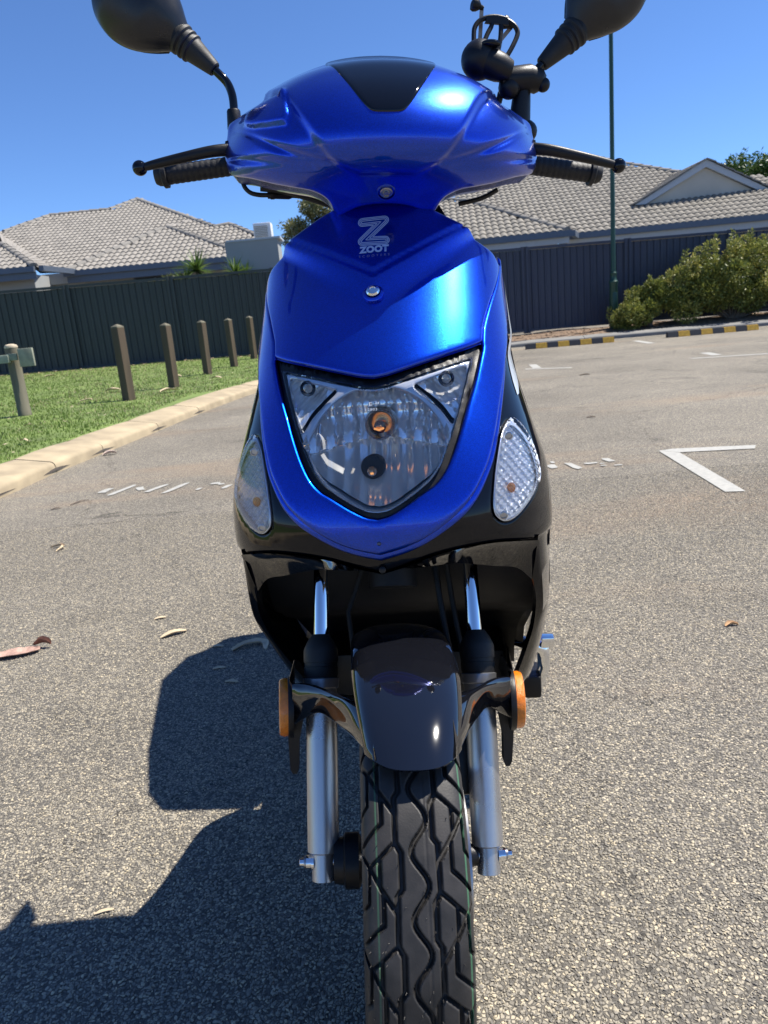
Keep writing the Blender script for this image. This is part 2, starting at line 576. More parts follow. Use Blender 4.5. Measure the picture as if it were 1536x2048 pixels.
    hs = n.new('ShaderNodeMath'); hs.operation = 'MULTIPLY_ADD'; hs.inputs[1].default_value = .35
    l.new(fine.outputs['Fac'], hs.inputs[0]); l.new(edg.outputs['Result'], hs.inputs[2])
    ha = n.new('ShaderNodeMath'); ha.operation = 'MULTIPLY_ADD'; ha.inputs[1].default_value = .8
    l.new(sp.outputs['Green'], ha.inputs[0]); l.new(hs.outputs['Value'], ha.inputs[2])
    bp = n.new('ShaderNodeBump'); bp.inputs['Strength'].default_value = .6; bp.inputs['Distance'].default_value = .003
    l.new(ha.outputs['Value'], bp.inputs['Height']); l.new(bp.outputs['Normal'], b.inputs['Normal'])
    return m

ASPHALT = asphalt_mat()
CONCRETE = pm('pale_kerb_concrete', (.36, .29, .185), .85, var=.22, scale=5, bump=.5, bscale=160)
CONCRETE_G = pm('grey_kerb_concrete', (.19, .185, .172), .85, var=.14, scale=4, bump=.3, bscale=120)
PAINT = pm('worn_white_road_paint', (.36, .352, .315), .7, var=.14, scale=45, bump=.4, bscale=220)
LAWN = pm('lawn_soil_green', (.125, .175, .040), .9, var=.35, scale=3.5, bump=.5, bscale=60)
MULCH = pm('bark_mulch', (.17, .115, .075), .95, var=.5, scale=14, bump=1.0, bscale=45)
YARD = pm('yard_soil', (.16, .14, .11), .95, var=.2, scale=2)

mb = MB(); S_ = 400
mb.add([(-S_, -S_, 0), (S_, -S_, 0), (S_, S_, 0), (-S_, S_, 0)], [(0, 1, 2, 3)])
tag(mb.build('asphalt', ASPHALT, smooth=None), kind='structure')

KERB = cr([(-2.32, -3.0), (-2.29, 1.0), (-2.27, 3.0), (-2.22, 4.2), (-2.20, 4.93), (-2.13, 5.75), (-2.04, 6.7), (-1.93, 8.0), (-1.70, 9.9), (-1.30, 11.6), (-.65, 13.3), (.4, 14.9), (1.8, 16.05), (3.4, 16.45), (6.0, 16.2), (9.0, 15.85), (14, 15.3), (24, 14.2), (40, 12.4)], 10)
KS = np.concatenate([[0], np.cumsum(np.linalg.norm(np.diff(KERB, axis=0), axis=1))])
def kerb_at(s):
    p = np.array([np.interp(s, KS, KERB[:, 0]), np.interp(s, KS, KERB[:, 1])])
    q = np.array([np.interp(s + .05, KS, KERB[:, 0]), np.interp(s + .05, KS, KERB[:, 1])])
    o = np.array([np.interp(s - .05, KS, KERB[:, 0]), np.interp(s - .05, KS, KERB[:, 1])])
    t = (q - o) / np.linalg.norm(q - o)
    return p, np.array([-t[1], t[0]])          # outward = left of the direction of travel
def s_of_y(y):
    k = np.argmax(KERB[:160, 1] >= y)
    return KS[k]
prof = [(-.002, -.03), (.0, .052), (.005, .066), (.016, .078), (.034, .085), (.10, .095), (.20, .109), (.288, .121), (.30, .117), (.302, -.03)]
kerb = empty('kerb'); tag(kerb, kind='structure')
joints = [0.2, 1.3, 2.4, 3.25] + [s_of_y(y) for y in (1.1, 1.9, 2.7, 3.4, 4.12, 4.95, 5.72, 6.85, 8.05)]
joints = sorted(set(round(float(j), 3) for j in joints))
x = joints[-1]
while x < KS[-1] - 2.6:
    x += 2.4; joints.append(x)
for i in range(len(joints) - 1):
    a, b_ = joints[i] + .005, joints[i + 1] - .005
    if b_ - a < .2: continue
    k = max(2, int((b_ - a) / .22))
    rows = []
    dz = random.uniform(-.003, .003)
    for j in range(k + 1):
        s = a + (b_ - a) * j / k
        p, nv = kerb_at(s)
        e = .006 if j in (0, k) else 0
        rows.append([(p[0] + nv[0] * (d + (e if d < .2 else -e)), p[1] + nv[1] * (d + (e if d < .2 else -e)), z + dz - (e if z > 0 else 0)) for d, z in prof])
    mb = MB(); mb.grid(rows)
    nc = len(prof)
    mb.f.append(tuple(range(nc))); mb.f.append(tuple(k * nc + q for q in range(nc - 1, -1, -1)))
    far = kerb_at(a)[0]
    mb.build('kerb_block', CONCRETE if far[1] < 14.5 and far[0] < .3 else CONCRETE_G, kerb, smooth=32)
mb = MB()                                                      # dark joint filler under the gaps
rows = [[(kerb_at(s)[0][0] + kerb_at(s)[1][0] * d, kerb_at(s)[0][1] + kerb_at(s)[1][1] * d, z - .035) for d, z in prof[1:-1]] for s in np.arange(.2, KS[-1] - 2.8, .4)]
mb.grid(rows); mb.build('kerb_bedding', pm('joint_dirt', (.06, .05, .04), .95), kerb, smooth=50)

def fence_base(x): return .285 - .0075 * x
def lawn_z(x, y):
    P = np.stack([np.atleast_1d(x).astype(float), np.atleast_1d(y).astype(float)], -1).reshape(-1, 2)
    d = pdist(P, LAWN_EDGE, False)
    t = np.clip(d / (d + np.maximum(18.0 - P[:, 1], 0) + 1e-6), 0, 1)
    z = .113 + (fence_base(P[:, 0]) + .012 - .113) * t + .012 * np.sin(P[:, 0] * 1.7 + P[:, 1] * .9) * np.clip(d / 2, 0, 1) * np.clip((18 - P[:, 1]) / 2, 0, 1)
    return z if np.ndim(x) else float(z[0])
SPLIT = 0.9
back = []
for s in np.arange(.3, KS[-1] - 3, .3):
    p, nv = kerb_at(s); back.append((p + nv * .296))
back = np.array(back)
kS = np.argmax((back[:, 0] > SPLIT))
LAWN_EDGE = back[:kS + 1]
def sheet(name, outline, step, mat, zf):
    P = resample(outline, step)
    lo, hi = P.min(0), P.max(0)
    g = np.array([(x, y) for x in np.arange(lo[0], hi[0], step) for y in np.arange(lo[1], hi[1], step)])
    g = g[pip(g, P)]; g = g[pdist(g, P) > .4 * step]
    A = np.vstack([P, g]); n = len(P)
    r = geometry.delaunay_2d_cdt([Vector(map(float, a)) for a in A], [(i, (i + 1) % n) for i in range(n)], [], 0, 1e-6)
    V = np.array([tuple(v) for v in r[0]]); F = [f for f in r[2]]
    c = np.array([V[list(f)].mean(0) for f in F]); ok = pip(c, P)
    vs = [(v[0], v[1], float(zf(v[0], v[1]))) for v in V]
    me = mesh_from(name, vs, [f if True else f for f, o in zip(F, ok) if o], 180)
    return link_mesh(name, me, mat)
lawn_out = np.vstack([back[:kS], [(SPLIT, 18.02), (-30, 18.02), (-30, -2.7)]])
tag(sheet('lawn', lawn_out, .5, LAWN, lawn_z), kind='structure')
def bed_z(x, y):
    return .105 + .12 * np.clip((y - (16.75 - .11 * (x - 3.3))) / 1.2, 0, 1) + .02 * np.sin(x * 3.1) * np.sin(y * 4.3) * np.clip((y - 16.8) / .5, 0, 1)
bed_out = np.vstack([back[kS:], [(38, 18.02), (SPLIT, 18.02)]])
tag(sheet('garden_bed', bed_out, .3, MULCH, bed_z), kind='structure')
mb = MB(); mb.add([(-90, 18.05, .12), (90, 18.05, .12), (90, 90, .12), (-90, 90, .12)], [(0, 1, 2, 3)])
tag(mb.build('yard_ground', YARD, smooth=None), kind='structure')

# grass blades: one mass nobody could count
def grass_blades():
    N = 110000
    y = 2.0 + 16.4 * RNG.random(N) ** 1.5
    x = -2.3 + np.clip(y - 9.5, 0, 4) * .75 - RNG.random(N) * (1.2 + y * .62 + np.clip(y - 9.5, 0, 4) * .75)
    P = np.stack([x, y], 1)
    P = P[pip(P, lawn_out)]; P = P[pdist(P, back[:kS], False) > .02]
    n = len(P)
    clump = np.sin(P[:, 0] * 5.1 + np.sin(P[:, 1] * 3.7)) * np.sin(P[:, 1] * 4.3 + P[:, 0] * 2.1)
    h = (.013 + .012 * RNG.random(n)) * (1 + .35 * clump) * (1 + P[:, 1] * .03)
    a = RNG.random(n) * 6.283; w = .0028 + .0012 * P[:, 1] * .25
    ln = .6 * h * RNG.random(n); la = RNG.random(n) * 6.283
    z = lawn_z(P[:, 0], P[:, 1]) - .002
    V = np.empty((n, 3, 3))
    V[:, 0] = np.stack([P[:, 0] - np.cos(a) * w, P[:, 1] - np.sin(a) * w, z], 1)
    V[:, 1] = np.stack([P[:, 0] + np.cos(a) * w, P[:, 1] + np.sin(a) * w, z], 1)
    V[:, 2] = np.stack([P[:, 0] + np.cos(la) * ln, P[:, 1] + np.sin(la) * ln, z + h], 1)
    me = bpy.data.meshes.new('grass')
    me.vertices.add(3 * n); me.vertices.foreach_set('co', V.reshape(-1))
    me.loops.add(3 * n); me.loops.foreach_set('vertex_index', np.arange(3 * n, dtype=np.int32))
    me.polygons.add(n); me.polygons.foreach_set('loop_start', np.arange(0, 3 * n, 3, dtype=np.int32))
    me.update(calc_edges=True)
    ca = me.attributes.new('shade', 'FLOAT', 'POINT')
    pt_ = np.sin(P[:, 0] * .9 + 1.3) * np.sin(P[:, 1] * .55 + P[:, 0] * .4) + .5 * np.sin(P[:, 0] * 2.3) * np.sin(P[:, 1] * 1.6 + .7)
    dry = (RNG.random(n) < np.clip(.13 + .20 * pt_ + .16 * (P[:, 1] > 14), .04, .6)).astype(float)
    ca.data.foreach_set('value', np.repeat(np.clip(RNG.random(n) * .75 + dry, 0, 1.75), 3).astype(np.float32))
    return me
def leaf_mat(name, stops, rough=.55, transl=.25):
    """leaf colours picked per leaf by the 'shade' attribute"""
    m = bpy.data.materials.new(name); m.use_nodes = True
    n, l = nodes_of(m); b = n['Principled BSDF']
    at = n.new('ShaderNodeAttribute'); at.attribute_name = 'shade'
    cr_ = n.new('ShaderNodeValToRGB'); e = cr_.color_ramp
    e.elements[0].position = stops[0][0]; e.elements[0].color = (*stops[0][1], 1)
    e.elements[1].position = stops[-1][0]; e.elements[1].color = (*stops[-1][1], 1)
    for p, c in stops[1:-1]:
        k = e.elements.new(p); k.color = (*c, 1)
    l.new(at.outputs['Fac'], cr_.inputs['Fac']); l.new(cr_.outputs['Color'], b.inputs['Base Color'])
    b.inputs['Roughness'].default_value = rough
    tl = n.new('ShaderNodeBsdfTranslucent'); l.new(cr_.outputs['Color'], tl.inputs['Color'])
    mx = n.new('ShaderNodeMixShader'); mx.inputs['Fac'].default_value = transl
    l.new(b.outputs['BSDF'], mx.inputs[1]); l.new(tl.outputs['BSDF'], mx.inputs[2])
    l.new(mx.outputs['Shader'], n['Material Output'].inputs['Surface'])
    return m
GRASSM = leaf_mat('grass_blades', [(0, (.085, .15, .020)), (.4, (.13, .205, .030)), (.7, (.18, .25, .045)), (.85, (.28, .25, .11)), (1, (.40, .33, .19))], .6, .3)
tag(link_mesh('grass', grass_blades(), GRASSM), kind='stuff')

# road paint
def mark(name, polys, z=.004):
    mb = MB()
    for p in polys: mb.add([(x, y, z) for x, y in p], [tuple(range(len(p)))])
    return tag(mb.build(name, PAINT, smooth=None), kind='structure')
mark('bay_marking', [[(1.485, 3.875), (1.570, 3.79), (1.925, 3.715), (1.975, 3.80), (1.575, 3.90)]])
mark('bay_marking', [[(1.490, 3.868), (1.400, 2.925), (1.475, 2.905), (1.567, 3.788)]])
mark('bay_marking', [[(4.05, 9.55), (4.95, 9.20), (12, 8.2), (12.02, 8.08), (4.95, 9.08), (4.06, 9.43)], [(4.5, 10.25), (4.62, 10.2), (4.52, 9.62), (4.40, 9.66)]])
mark('bay_marking', [[(2.10, 10.25), (2.62, 9.80), (2.60, 9.68), (2.08, 10.12)], [(5.14, 14.75), (5.27, 14.72), (5.09, 13.4), (4.96, 13.43)], [(2.20, 10.2), (2.31, 10.17), (2.40, 10.9), (2.30, 10.95)]])
def flakes(name, spots):
    pl = []
    for x, y, w, h, a in spots:
        k = 9; c, s = math.cos(a), math.sin(a); q = []
        for i in range(k):
            t = 2 * math.pi * i / k; rr = random.uniform(.75, 1.1)
            u = max(-1, min(1, 1.35 * math.cos(t))) * w * rr; v = max(-1, min(1, 1.35 * math.sin(t))) * h * rr
            q.append((x + u * c - v * s, y + u * s + v * c))
        pl.append(q)
    return mark(name, pl)
flakes('worn_arrow_marking', [(-1.58, 4.18, .028, .07, -.15), (-1.475, 4.15, .022, .13, -.3), (-1.37, 4.14, .022, .06, .4), (-1.27, 4.11, .02, .10, -.4), (-1.145, 4.08, .02, .13, -.3), (-1.0, 3.98, .016, .03, -.2), (-.93, 4.10, .03, .025, 0), (-.89, 4.06, .02, .02, .3), (-.845, 3.98, .018, .05, -.3)])
flakes('worn_arrow_marking', [(.885, 3.73, .022, .05, .0), (.91, 3.83, .012, .03, 0), (.985, 3.70, .022, .10, .15), (1.085, 3.72, .035, .02, 0), (1.13, 3.69, .014, .01, 0), (1.185, 3.76, .022, .05, .1), (1.19, 3.62, .02, .012, 0), (1.12, 3.64, .016, .012, 0)])

# ------------------------------------------------------------------ fences
FENCE_L = pm('charcoal_steel_sheet', (.038, .043, .046), .5, .1, var=.10, scale=3, rvar=.1)
FENCE_R = pm('slate_blue_steel_sheet', (.036, .044, .070), .5, .1, var=.10, scale=3, rvar=.1)
def fence(label, x0, xs, x1, mat):
    f = empty('steel_fence', ((x0 + x1) / 2, 18.0, fence_base((x0 + x1) / 2)))
    tag(f, label, 'fence')
    ox, oz = f.location.x, f.location.z
    posts = [x0] + xs + [x1]
    H = 1.88
    for a, b_ in zip(posts[:-1], posts[1:]):
        w = b_ - a - .10
        k = max(1, round(w / .152)); pit = w / k
        cs = []
        for i in range(k):
            u = a + .05 + i * pit
            cs += [(u, 0), (u + pit * .62, 0), (u + pit * .72, .030), (u + pit * .90, .030)]
        cs.append((a + .05 + w, 0))
        rows = []
        for t in (.02, H - .04):
            rows.append([(u - ox, -d, fence_base(u) + t - oz) for u, d in cs])
        rows2 = [[(p[0], p[1] + .003, p[2]) for p in r] for r in rows]
        mb = MB(); mb.grid(rows); mb.build('fence_panel', mat, f, smooth=20)
        mb = MB()
        za, zb = fence_base(a), fence_base(b_)
        for zo, hh, dd in ((H - .03, .055, .055), (.02, .05, .05)):
            vs = []
            for xx, zz in ((a + .045, za), (b_ - .045, zb)):
                for yy in (-dd, .02):
                    for q in (0, hh): vs.append((xx - ox, yy, zz + zo + q - oz))
            mb.add(vs, [(0, 1, 3, 2), (4, 6, 7, 5), (0, 4, 5, 1), (2, 3, 7, 6), (1, 5, 7, 3), (0, 2, 6, 4)])
        mb.build('fence_rail', mat, f, smooth=20)
    for p in posts:
        mb = MB(); z = fence_base(p) - oz
        pr_ = [(-.077, .012), (-.077, -.060), (-.073, -.064), (-.031, -.064), (-.027, -.060), (-.027, -.030), (.027, -.030), (.027, -.060), (.031, -.064), (.073, -.064), (.077, -.060), (.077, .012)]
        mb.prism(pr_, lambda u, v, d: (p - ox + u, v, z + d), -.03, H + .04)
        mb.build('fence_post', mat, f, smooth=20)
    return f
fence('dark charcoal steel panel fence behind the lawn and the timber bollards', -28.5, [-26.04, -23.64, -21.24, -18.84, -16.44, -14.04, -11.64, -9.24, -6.84, -4.44, -2.04], .36, FENCE_L)
fence('slate blue steel panel fence behind the green lamp pole and the shrubs', .62, [1.37, 3.77, 6.17, 8.57, 10.97, 13.37, 15.77, 18.17, 20.57, 22.97, 25.37], 27.8, FENCE_R)

# ------------------------------------------------------------------ houses
TILE = pm('grey_concrete_roof_tile', (.23, .212, .185), .8, var=.14, scale=3, bump=.3, bscale=60)
TILE_R = pm('brown_grey_concrete_roof_tile', (.205, .188, .158), .8, var=.14, scale=3, bump=.3, bscale=60)
def per_tile(m):
    n, l = nodes_of(m); b = n['Principled BSDF']
    src = b.inputs['Base Color'].links[0].from_socket
    oi = n.new('ShaderNodeObjectInfo'); ge = n.new('ShaderNodeNewGeometry')
    a = n.new('ShaderNodeMath'); a.operation = 'ADD'; l.new(oi.outputs['Random'], a.inputs[0]); l.new(ge.outputs['Random Per Island'], a.inputs[1])
    f = n.new('ShaderNodeMath'); f.operation = 'FRACT'; l.new(a.outputs[0], f.inputs[0])
    r = n.new('ShaderNodeMapRange'); r.inputs['To Min'].default_value = .88; r.inputs['To Max'].default_value = 1.12; l.new(f.outputs[0], r.inputs['Value'])
    s = n.new('ShaderNodeVectorMath'); s.operation = 'SCALE'; l.new(src, s.inputs[0]); l.new(r.outputs['Result'], s.inputs['Scale'])
    l.new(s.outputs['Vector'], b.inputs['Base Color'])
per_tile(TILE); per_tile(TILE_R)
CAPM = pm('grey_ridge_cap_tile', (.20, .187, .165), .8, var=.16, scale=4, bump=.3, bscale=50)
RENDERC = pm('cream_render', (.50, .46, .38), .85, var=.07, scale=2, bump=.2, bscale=90)
RENDERG = pm('grey_render', (.30, .31, .30), .85, var=.05, scale=2)
GUTTER = pm('blue_grey_gutter_steel', (.10, .125, .16), .45, .2, var=.08)
FASCIA = pm('pale_fascia_paint', (.42, .45, .47), .5, var=.05)
WINDOW = pm('dark_window_glass', (.012, .014, .018), .06, var=.1, spec=.8)
UNDER = pm('roof_underlay', (.05, .045, .04), .9)
def tile_mesh():
    W, L = .40, .43
    xs = np.linspace(0, W, 9)
    zc = [.048 * abs(math.sin(math.pi * x / (W / 2))) ** .8 for x in xs]
    rows = [[(x, -.03, z + .034) for x, z in zip(xs, zc)], [(x, L - .03, z + .002) for x, z in zip(xs, zc)]]
    mb = MB(); mb.grid(rows)
    o = len(mb.v)
    lip = [(x, -.03, max(z + .034 - .04, -.006)) for x, z in zip(xs, zc)]
    mb.v += lip
    for i in range(8): mb.f.append((i, o + i, o + i + 1, i + 1))
    return mesh_from('roof_tile', mb.v, mb.f, 30)
TILE_ME = {}
def roof_face(house, faces, mat, capm):
    """faces: (p0, ang, pitch, polygon in eave / slope metres, cap lines)"""
    loc = house.location
    key = mat.name
    if key not in TILE_ME:
        TILE_ME[key] = tile_mesh(); TILE_ME[key].materials.append(mat)
    me = TILE_ME[key]
    alls = []
    for p0, ang, pitch, poly, caps in faces:
        a, p = R(ang), R(pitch)
        e = Vector((math.cos(a), math.sin(a), 0)); s = Vector((-math.sin(a) * math.cos(p), math.cos(a) * math.cos(p), math.sin(p))); nn = e.cross(s)
        P0 = Vector(p0)
        rot = Matrix((e, s, nn)).transposed().to_4x4()
        PL = np.array(poly)
        mb = MB(); mb.add([P0 + e * u + s * v - nn * .02 - loc for u, v in poly], [tuple(range(len(poly)))])
        mb.add([P0 + e * u + s * v - nn * .05 - loc for u, v in poly], [tuple(range(len(poly) - 1, -1, -1))])
        mb.build('roof_deck', UNDER, house, smooth=None)
        lo, hi = PL.min(0), PL.max(0)
        for j, v in enumerate(np.arange(lo[1] - .02, hi[1], .375)):
            us = np.arange(lo[0] - .3 + (.2 if j % 2 else 0), hi[0] + .2, .40)
            c = np.stack([us + .2, np.full(len(us), v + .19)], 1)
            ok = pip(c, PL)
            for u in us[ok]:
                m4 = rot.copy(); m4.translation = P0 + e * u + s * v - loc
                wob = Matrix.Rotation(random.uniform(-.012, .012), 4, 'X') @ Matrix.Rotation(random.uniform(-.006, .006), 4, 'Z')
                alls.append(((P0 + e * u + s * v).length, m4 @ wob))
        for line in caps:
            (u0, v0), (u1, v1) = line
            A = P0 + e * u0 + s * v0; B = P0 + e * u1 + s * v1
            n = max(1, int((B - A).length / .38)); d = (B - A) / n
            for i in range(n):
                cb = MB()
                c0 = A + d * i - loc; c1 = A + d * (i + 1.06) - loc
                t = d.normalized(); sd = t.cross(Vector((0, 0, 1))).normalized(); uu = sd.cross(t)
                rows = []
                for c, rr, zz in ((c0, .135, .03), (c1, .12, .012)):
                    rows.append([c + sd * math.cos(math.pi * q / 8) * rr + uu * (math.sin(math.pi * q / 8) * rr * .75 + zz - .01) for q in range(9)])
                cb.grid(rows); cb.f.append(tuple(range(9)))
                cb.build('ridge_cap', capm, house, smooth=50)
    alls.sort(key=lambda q: q[0])
    for _, m4 in alls[:300]:
        o = bpy.data.objects.new('roof_tile', me); COL.objects.link(o); o.parent = house; o.matrix_local = m4
    rest = MB()
    tv = [v.co.copy() for v in me.vertices]; tf = [tuple(q.vertices) for q in me.polygons]
    for _, m4 in alls[300:]: rest.add([m4 @ v for v in tv], tf)
    if rest.v:
        me2 = mesh_from('roof_tiling', rest.v, rest.f, 30)
        tag(link_mesh('roof_tiling', me2, mat, house), kind='stuff')
def run_box(mb, A, B, w, h, zo, loc, out=(0, -1)):
    """a trim length from A to B: w deep, h high, top at zo"""
    A = Vector(A) - loc; B = Vector(B) - loc; o = Vector((out[0], out[1], 0)).normalized() * w
    vs = []
    for P in (A, B):
        for q in (Vector((0, 0, 0)), o):
            for z in (zo - h, zo): vs.append(P + q + Vector((0, 0, z)))
    mb.add(vs, [(0, 1, 3, 2), (4, 6, 7, 5), (0, 4, 5, 1), (2, 3, 7, 6), (1, 5, 7, 3), (0, 2, 6, 4)])
def slope_pt(p0, ang, pitch, u, v):
    a, p = R(ang), R(pitch)
    return Vector(p0) + Vector((math.cos(a), math.sin(a), 0)) * u + Vector((-math.sin(a) * math.cos(p), math.cos(a) * math.cos(p), math.sin(p))) * v

# --- house on the left
hl = empty('house', (-8.0, 27.0, .12)); L0 = hl.location
tag(hl, 'single storey house with pale grey tiled hip roof beyond the charcoal fence', 'house')
fLM = ((-10.6, 28, 3.52), 0, 23, [(-.95, .2), (.0, 0), (3.2, 0), (4.3, 4.7), (3.88, 5.12), (.65, 9.35), (-.27, 7.93), (-2.91, 7.84), (-4.75, 5.75)], [((.65, 9.3), (3.95, 5.05)), ((-.27, 7.93), (.65, 9.3)), ((-2.91, 7.84), (-.27, 7.93)), ((-4.24, 5.84), (-2.91, 7.84))])
fLP2 = ((-9.66, 25.5, 3.25), 0, 23, [(0, 0), (2.52, 4.05), (2.67, 4.05), (5.67, .3), (5.67, .02), (3.74, .02)], [((.05, .1), (2.45, 3.95)), ((5.75, .3), (2.7, 4.05))])
fLP3 = ((-4.24, 27.5, 3.58), 0, 23, [(-3.4, .1), (-3.4, 3.9), (-2.28, 4.6), (-1.3, 3.35), (-.7, 3.47), (.75, 1.35), (.9, .05)], [((-1.3, 3.35), (-2.28, 4.6)), ((.75, 1.35), (-.7, 3.47)), ((-.7, 3.47), (-1.3, 3.35))])
fLP0 = ((-9.95, 24, 3.34), 0, 23, [(-6, 0), (0, 0), (-1.95, 2.75), (-6, 2.75)], [((-.05, .05), (-2.0, 2.75))])
roof_face(hl, [fLM, fLP2, fLP3, fLP0], TILE, CAPM)
# the broad side slope of the left wing, seen almost along its tiles
A_ = slope_pt((-9.95, 24, 3.34), 0, 23, .06, 0); B_ = slope_pt((-9.95, 24, 3.34), 0, 23, -1.95, 2.75)
C_ = slope_pt((-10.6, 28, 3.52), 0, 23, -4.5, 5.9); D_ = slope_pt((-10.6, 28, 3.52), 0, 23, -.25, .25); D_.y -= .25; D_.z -= .05
mb = MB()
for i in range(14):
    t0, t1 = i / 14, (i + 1) / 14
    P = [A_.lerp(B_, t0), A_.lerp(B_, t1), D_.lerp(C_, t1), D_.lerp(C_, t0)]
    q = [p - L0 + Vector((0, 0, .035 if k in (0, 3) else .008)) for k, p in enumerate(P)]
    mb.add(q, [(0, 1, 2, 3)]); mb.add([q[0], q[3], q[3] - Vector((0, 0, .04)), q[0] - Vector((0, 0, .04))], [(0, 1, 2, 3)])
tag(mb.build('side_roof_slope', TILE, hl, smooth=None), kind='stuff')
mb = MB()
run_box(mb, (-16, 24, 3.34), (-9.95, 24, 3.34), .14, .16, .02, L0)
run_box(mb, (-9.80, 23.9, 3.34), (-9.35, 25.6, 3.30), .14, .16, .02, L0, (1, 0))
run_box(mb, (-9.66, 25.5, 3.25), (-3.9, 25.5, 3.25), .14, .16, .02, L0)
run_box(mb, (-3.95, 25.5, 3.28), (-3.2, 27.5, 3.55), .14, .16, .02, L0, (1, 0))
mb.build('gutter', GUTTER, hl, smooth=20)
mb = MB()
run_box(mb, (-16, 24.03, 3.2), (-9.95, 24.03, 3.2), .05, .2, 0, L0)
run_box(mb, (-9.60, 25.53, 3.1), (-3.95, 25.53, 3.1), .05, .2, 0, L0)
mb.build('fascia', GUTTER, hl, smooth=20)
mb = MB()
mb.box(Vector((-13, 26.6, 1.65)) - L0, (5.4, 4.0, 3.1)); mb.box(Vector((-7.2, 28.6, 1.66)) - L0, (6.6, 5.0, 3.1)); mb.box(Vector((-9.9, 26.9, 3.1)) - L0, (1.3, 2.2, .34))
mb.build('wall', RENDERG, hl, smooth=20)
mb = MB(); mb.box(Vector((-6.9, 26.08, 2.35)) - L0, (1.3, .06, 1.1)); w_ = mb.build('window', WINDOW, hl, smooth=20)
mb = MB()
for xx in (-7.58, -6.9, -6.22): mb.box(Vector((xx, 26.03, 2.35)) - L0, (.06, .05, 1.2))
mb.box(Vector((-6.9, 26.03, 2.93)) - L0, (1.30, .05, .06)); mb.build('window_frame', GUTTER, w_, smooth=20)
# cooler box on the ridge
ac = empty('roof_cooler', (-3.35, 27.9, 3.95)); tag(ac, 'cream evaporative cooler box standing on the roof behind the grey wing wall', 'air cooler')
mb = MB(); mb.box((0, 0, .27), (.62, .62, .56), bev=.03); mb.build('casing', WHITEP, ac)
mb = MB()
for k in range(7): mb.box((-.04, -.315, .10 + k * .055), (.46, .03, .022))
mb.build('louvre', pm('louvre_beige', (.36, .31, .24), .6), ac, smooth=None)
# grey wing wall beside the house
pw = empty('wing_wall', (-2.75, 20.3, .12)); tag(pw, 'plain grey rendered wall end standing between the palms and the scooter', 'wall')
mb = MB(); mb.prism([(-.72, 0), (.64, 0), (.64, 2.99), (-.72, 3.0)], lambda u, v, d: (u, d, v), 0, .9); mb.build('render_face', RENDERG, pw, smooth=20)
mb = MB(); mb.box((.02, .45, 3.02), (1.40, .94, .05)); mb.build('capping', FASCIA, pw, smooth=20)
# patio roof frame to its right
pt = empty('patio_frame', (-1.65, 21.5, .12)); tag(pt, 'white metal patio roof frame beside the grey wing wall', 'patio frame')
mb = MB()
mb.box((0, 0, 1.45), (.08, .08, 2.9)); mb.box((1.2, 0, 1.45), (.08, .08, 2.9)); mb.build('post', FASCIA, pt, smooth=20)
mb = MB()
for k in range(4): mb.box((.6, -.35 + k * .25, 2.92 - k * .05), (1.5, .06, .08))
mb.build('rafter', FASCIA, pt, smooth=20)

# --- house on the right
hr = empty('house', (9.0, 27.0, .12)); R0 = hr.location
tag(hr, 'cream house with brown grey tiled roof and small gable beyond the slate fence', 'house')
pRM = (6.5, 24.0, 2.87)
fRM = (pRM, -6, 23, [(0, 0), (12, 0), (12, 2.0), (8.44, 2.9), (4.67, 5.42), (3.15, 7.53), (.4, 12.2), (-3.35, 12.2), (-4.27, 8.31), (-2.94, 4.73)], [((3.15, 7.5), (.4, 12.1)), ((4.67, 5.42), (3.15, 7.5))])
pRW = (5.99, 22.5, 2.84)
fRW = (pRW, -6, 23, [(0, 0), (-4.6, 0), (-4.6, 2.4), (-3.79, 4.65), (-2.67, 4.04)], [((.0, .05), (-2.67, 4.04)), ((-2.67, 4.04), (-3.79, 4.65))])
roof_face(hr, [fRM, fRW], TILE_R, CAPM)
mb = MB(); out = (-.105, -1)
a_ = slope_pt(pRM, -6, 23, -.1, 0); b_ = slope_pt(pRM, -6, 23, 12, 0); run_box(mb, a_, b_, .13, .17, .02, R0, out)
a_ = slope_pt(pRW, -6, 23, -4.6, 0); b_ = slope_pt(pRW, -6, 23, .1, 0); run_box(mb, a_, b_, .13, .17, .02, R0, out)
a_ = slope_pt(pRW, -6, 23, .1, 0); b2 = slope_pt(pRM, -6, 23, .12, 0); run_box(mb, a_, b2, .13, .17, .02, R0, (1, 0))
mb.build('gutter', GUTTER, hr, smooth=20)
mb = MB()
a_ = slope_pt(pRM, -6, 23, -.1, .06); b_ = slope_pt(pRM, -6, 23, 12, .06); run_box(mb, a_, b_, .04, .22, -.14, R0, out)
a_ = slope_pt(pRW, -6, 23, -4.6, .06); b_ = slope_pt(pRW, -6, 23, .05, .06); run_box(mb, a_, b_, .04, .2, -.14, R0, out)
mb.build('fascia', FASCIA, hr, smooth=20)
rw = Matrix.Rotation(R(-6), 3, 'Z')
mb = MB()
c = slope_pt(pRM, -6, 23, 6, 0); mb.box(Vector((c.x + .3, c.y + 3.4, 1.45)) - R0, (12, 6.0, 2.7), rot=rw)
c = slope_pt(pRW, -6, 23, -2.3, 0); mb.box(Vector((c.x + .2, c.y + 3.0, 1.43)) - R0, (4.4, 5.0, 2.7), rot=rw)
mb.build('wall', RENDERC, hr, smooth=20)
mb = MB(); mb.box(Vector((4.55, 23.16, 2.3)) - R0, (.95, .08, .85), rot=rw); w_ = mb.build('window', WINDOW, hr, smooth=20)
mb = MB()
for dx in (-.5, .5): mb.box(Vector((4.55 + dx, 23.10 - .105 * dx, 2.3)) - R0, (.06, .07, .95), rot=rw)
mb.box(Vector((4.55, 23.10, 2.75)) - R0, (.94, .07, .06), rot=rw); mb.build('window_frame', FASCIA, w_, smooth=20)
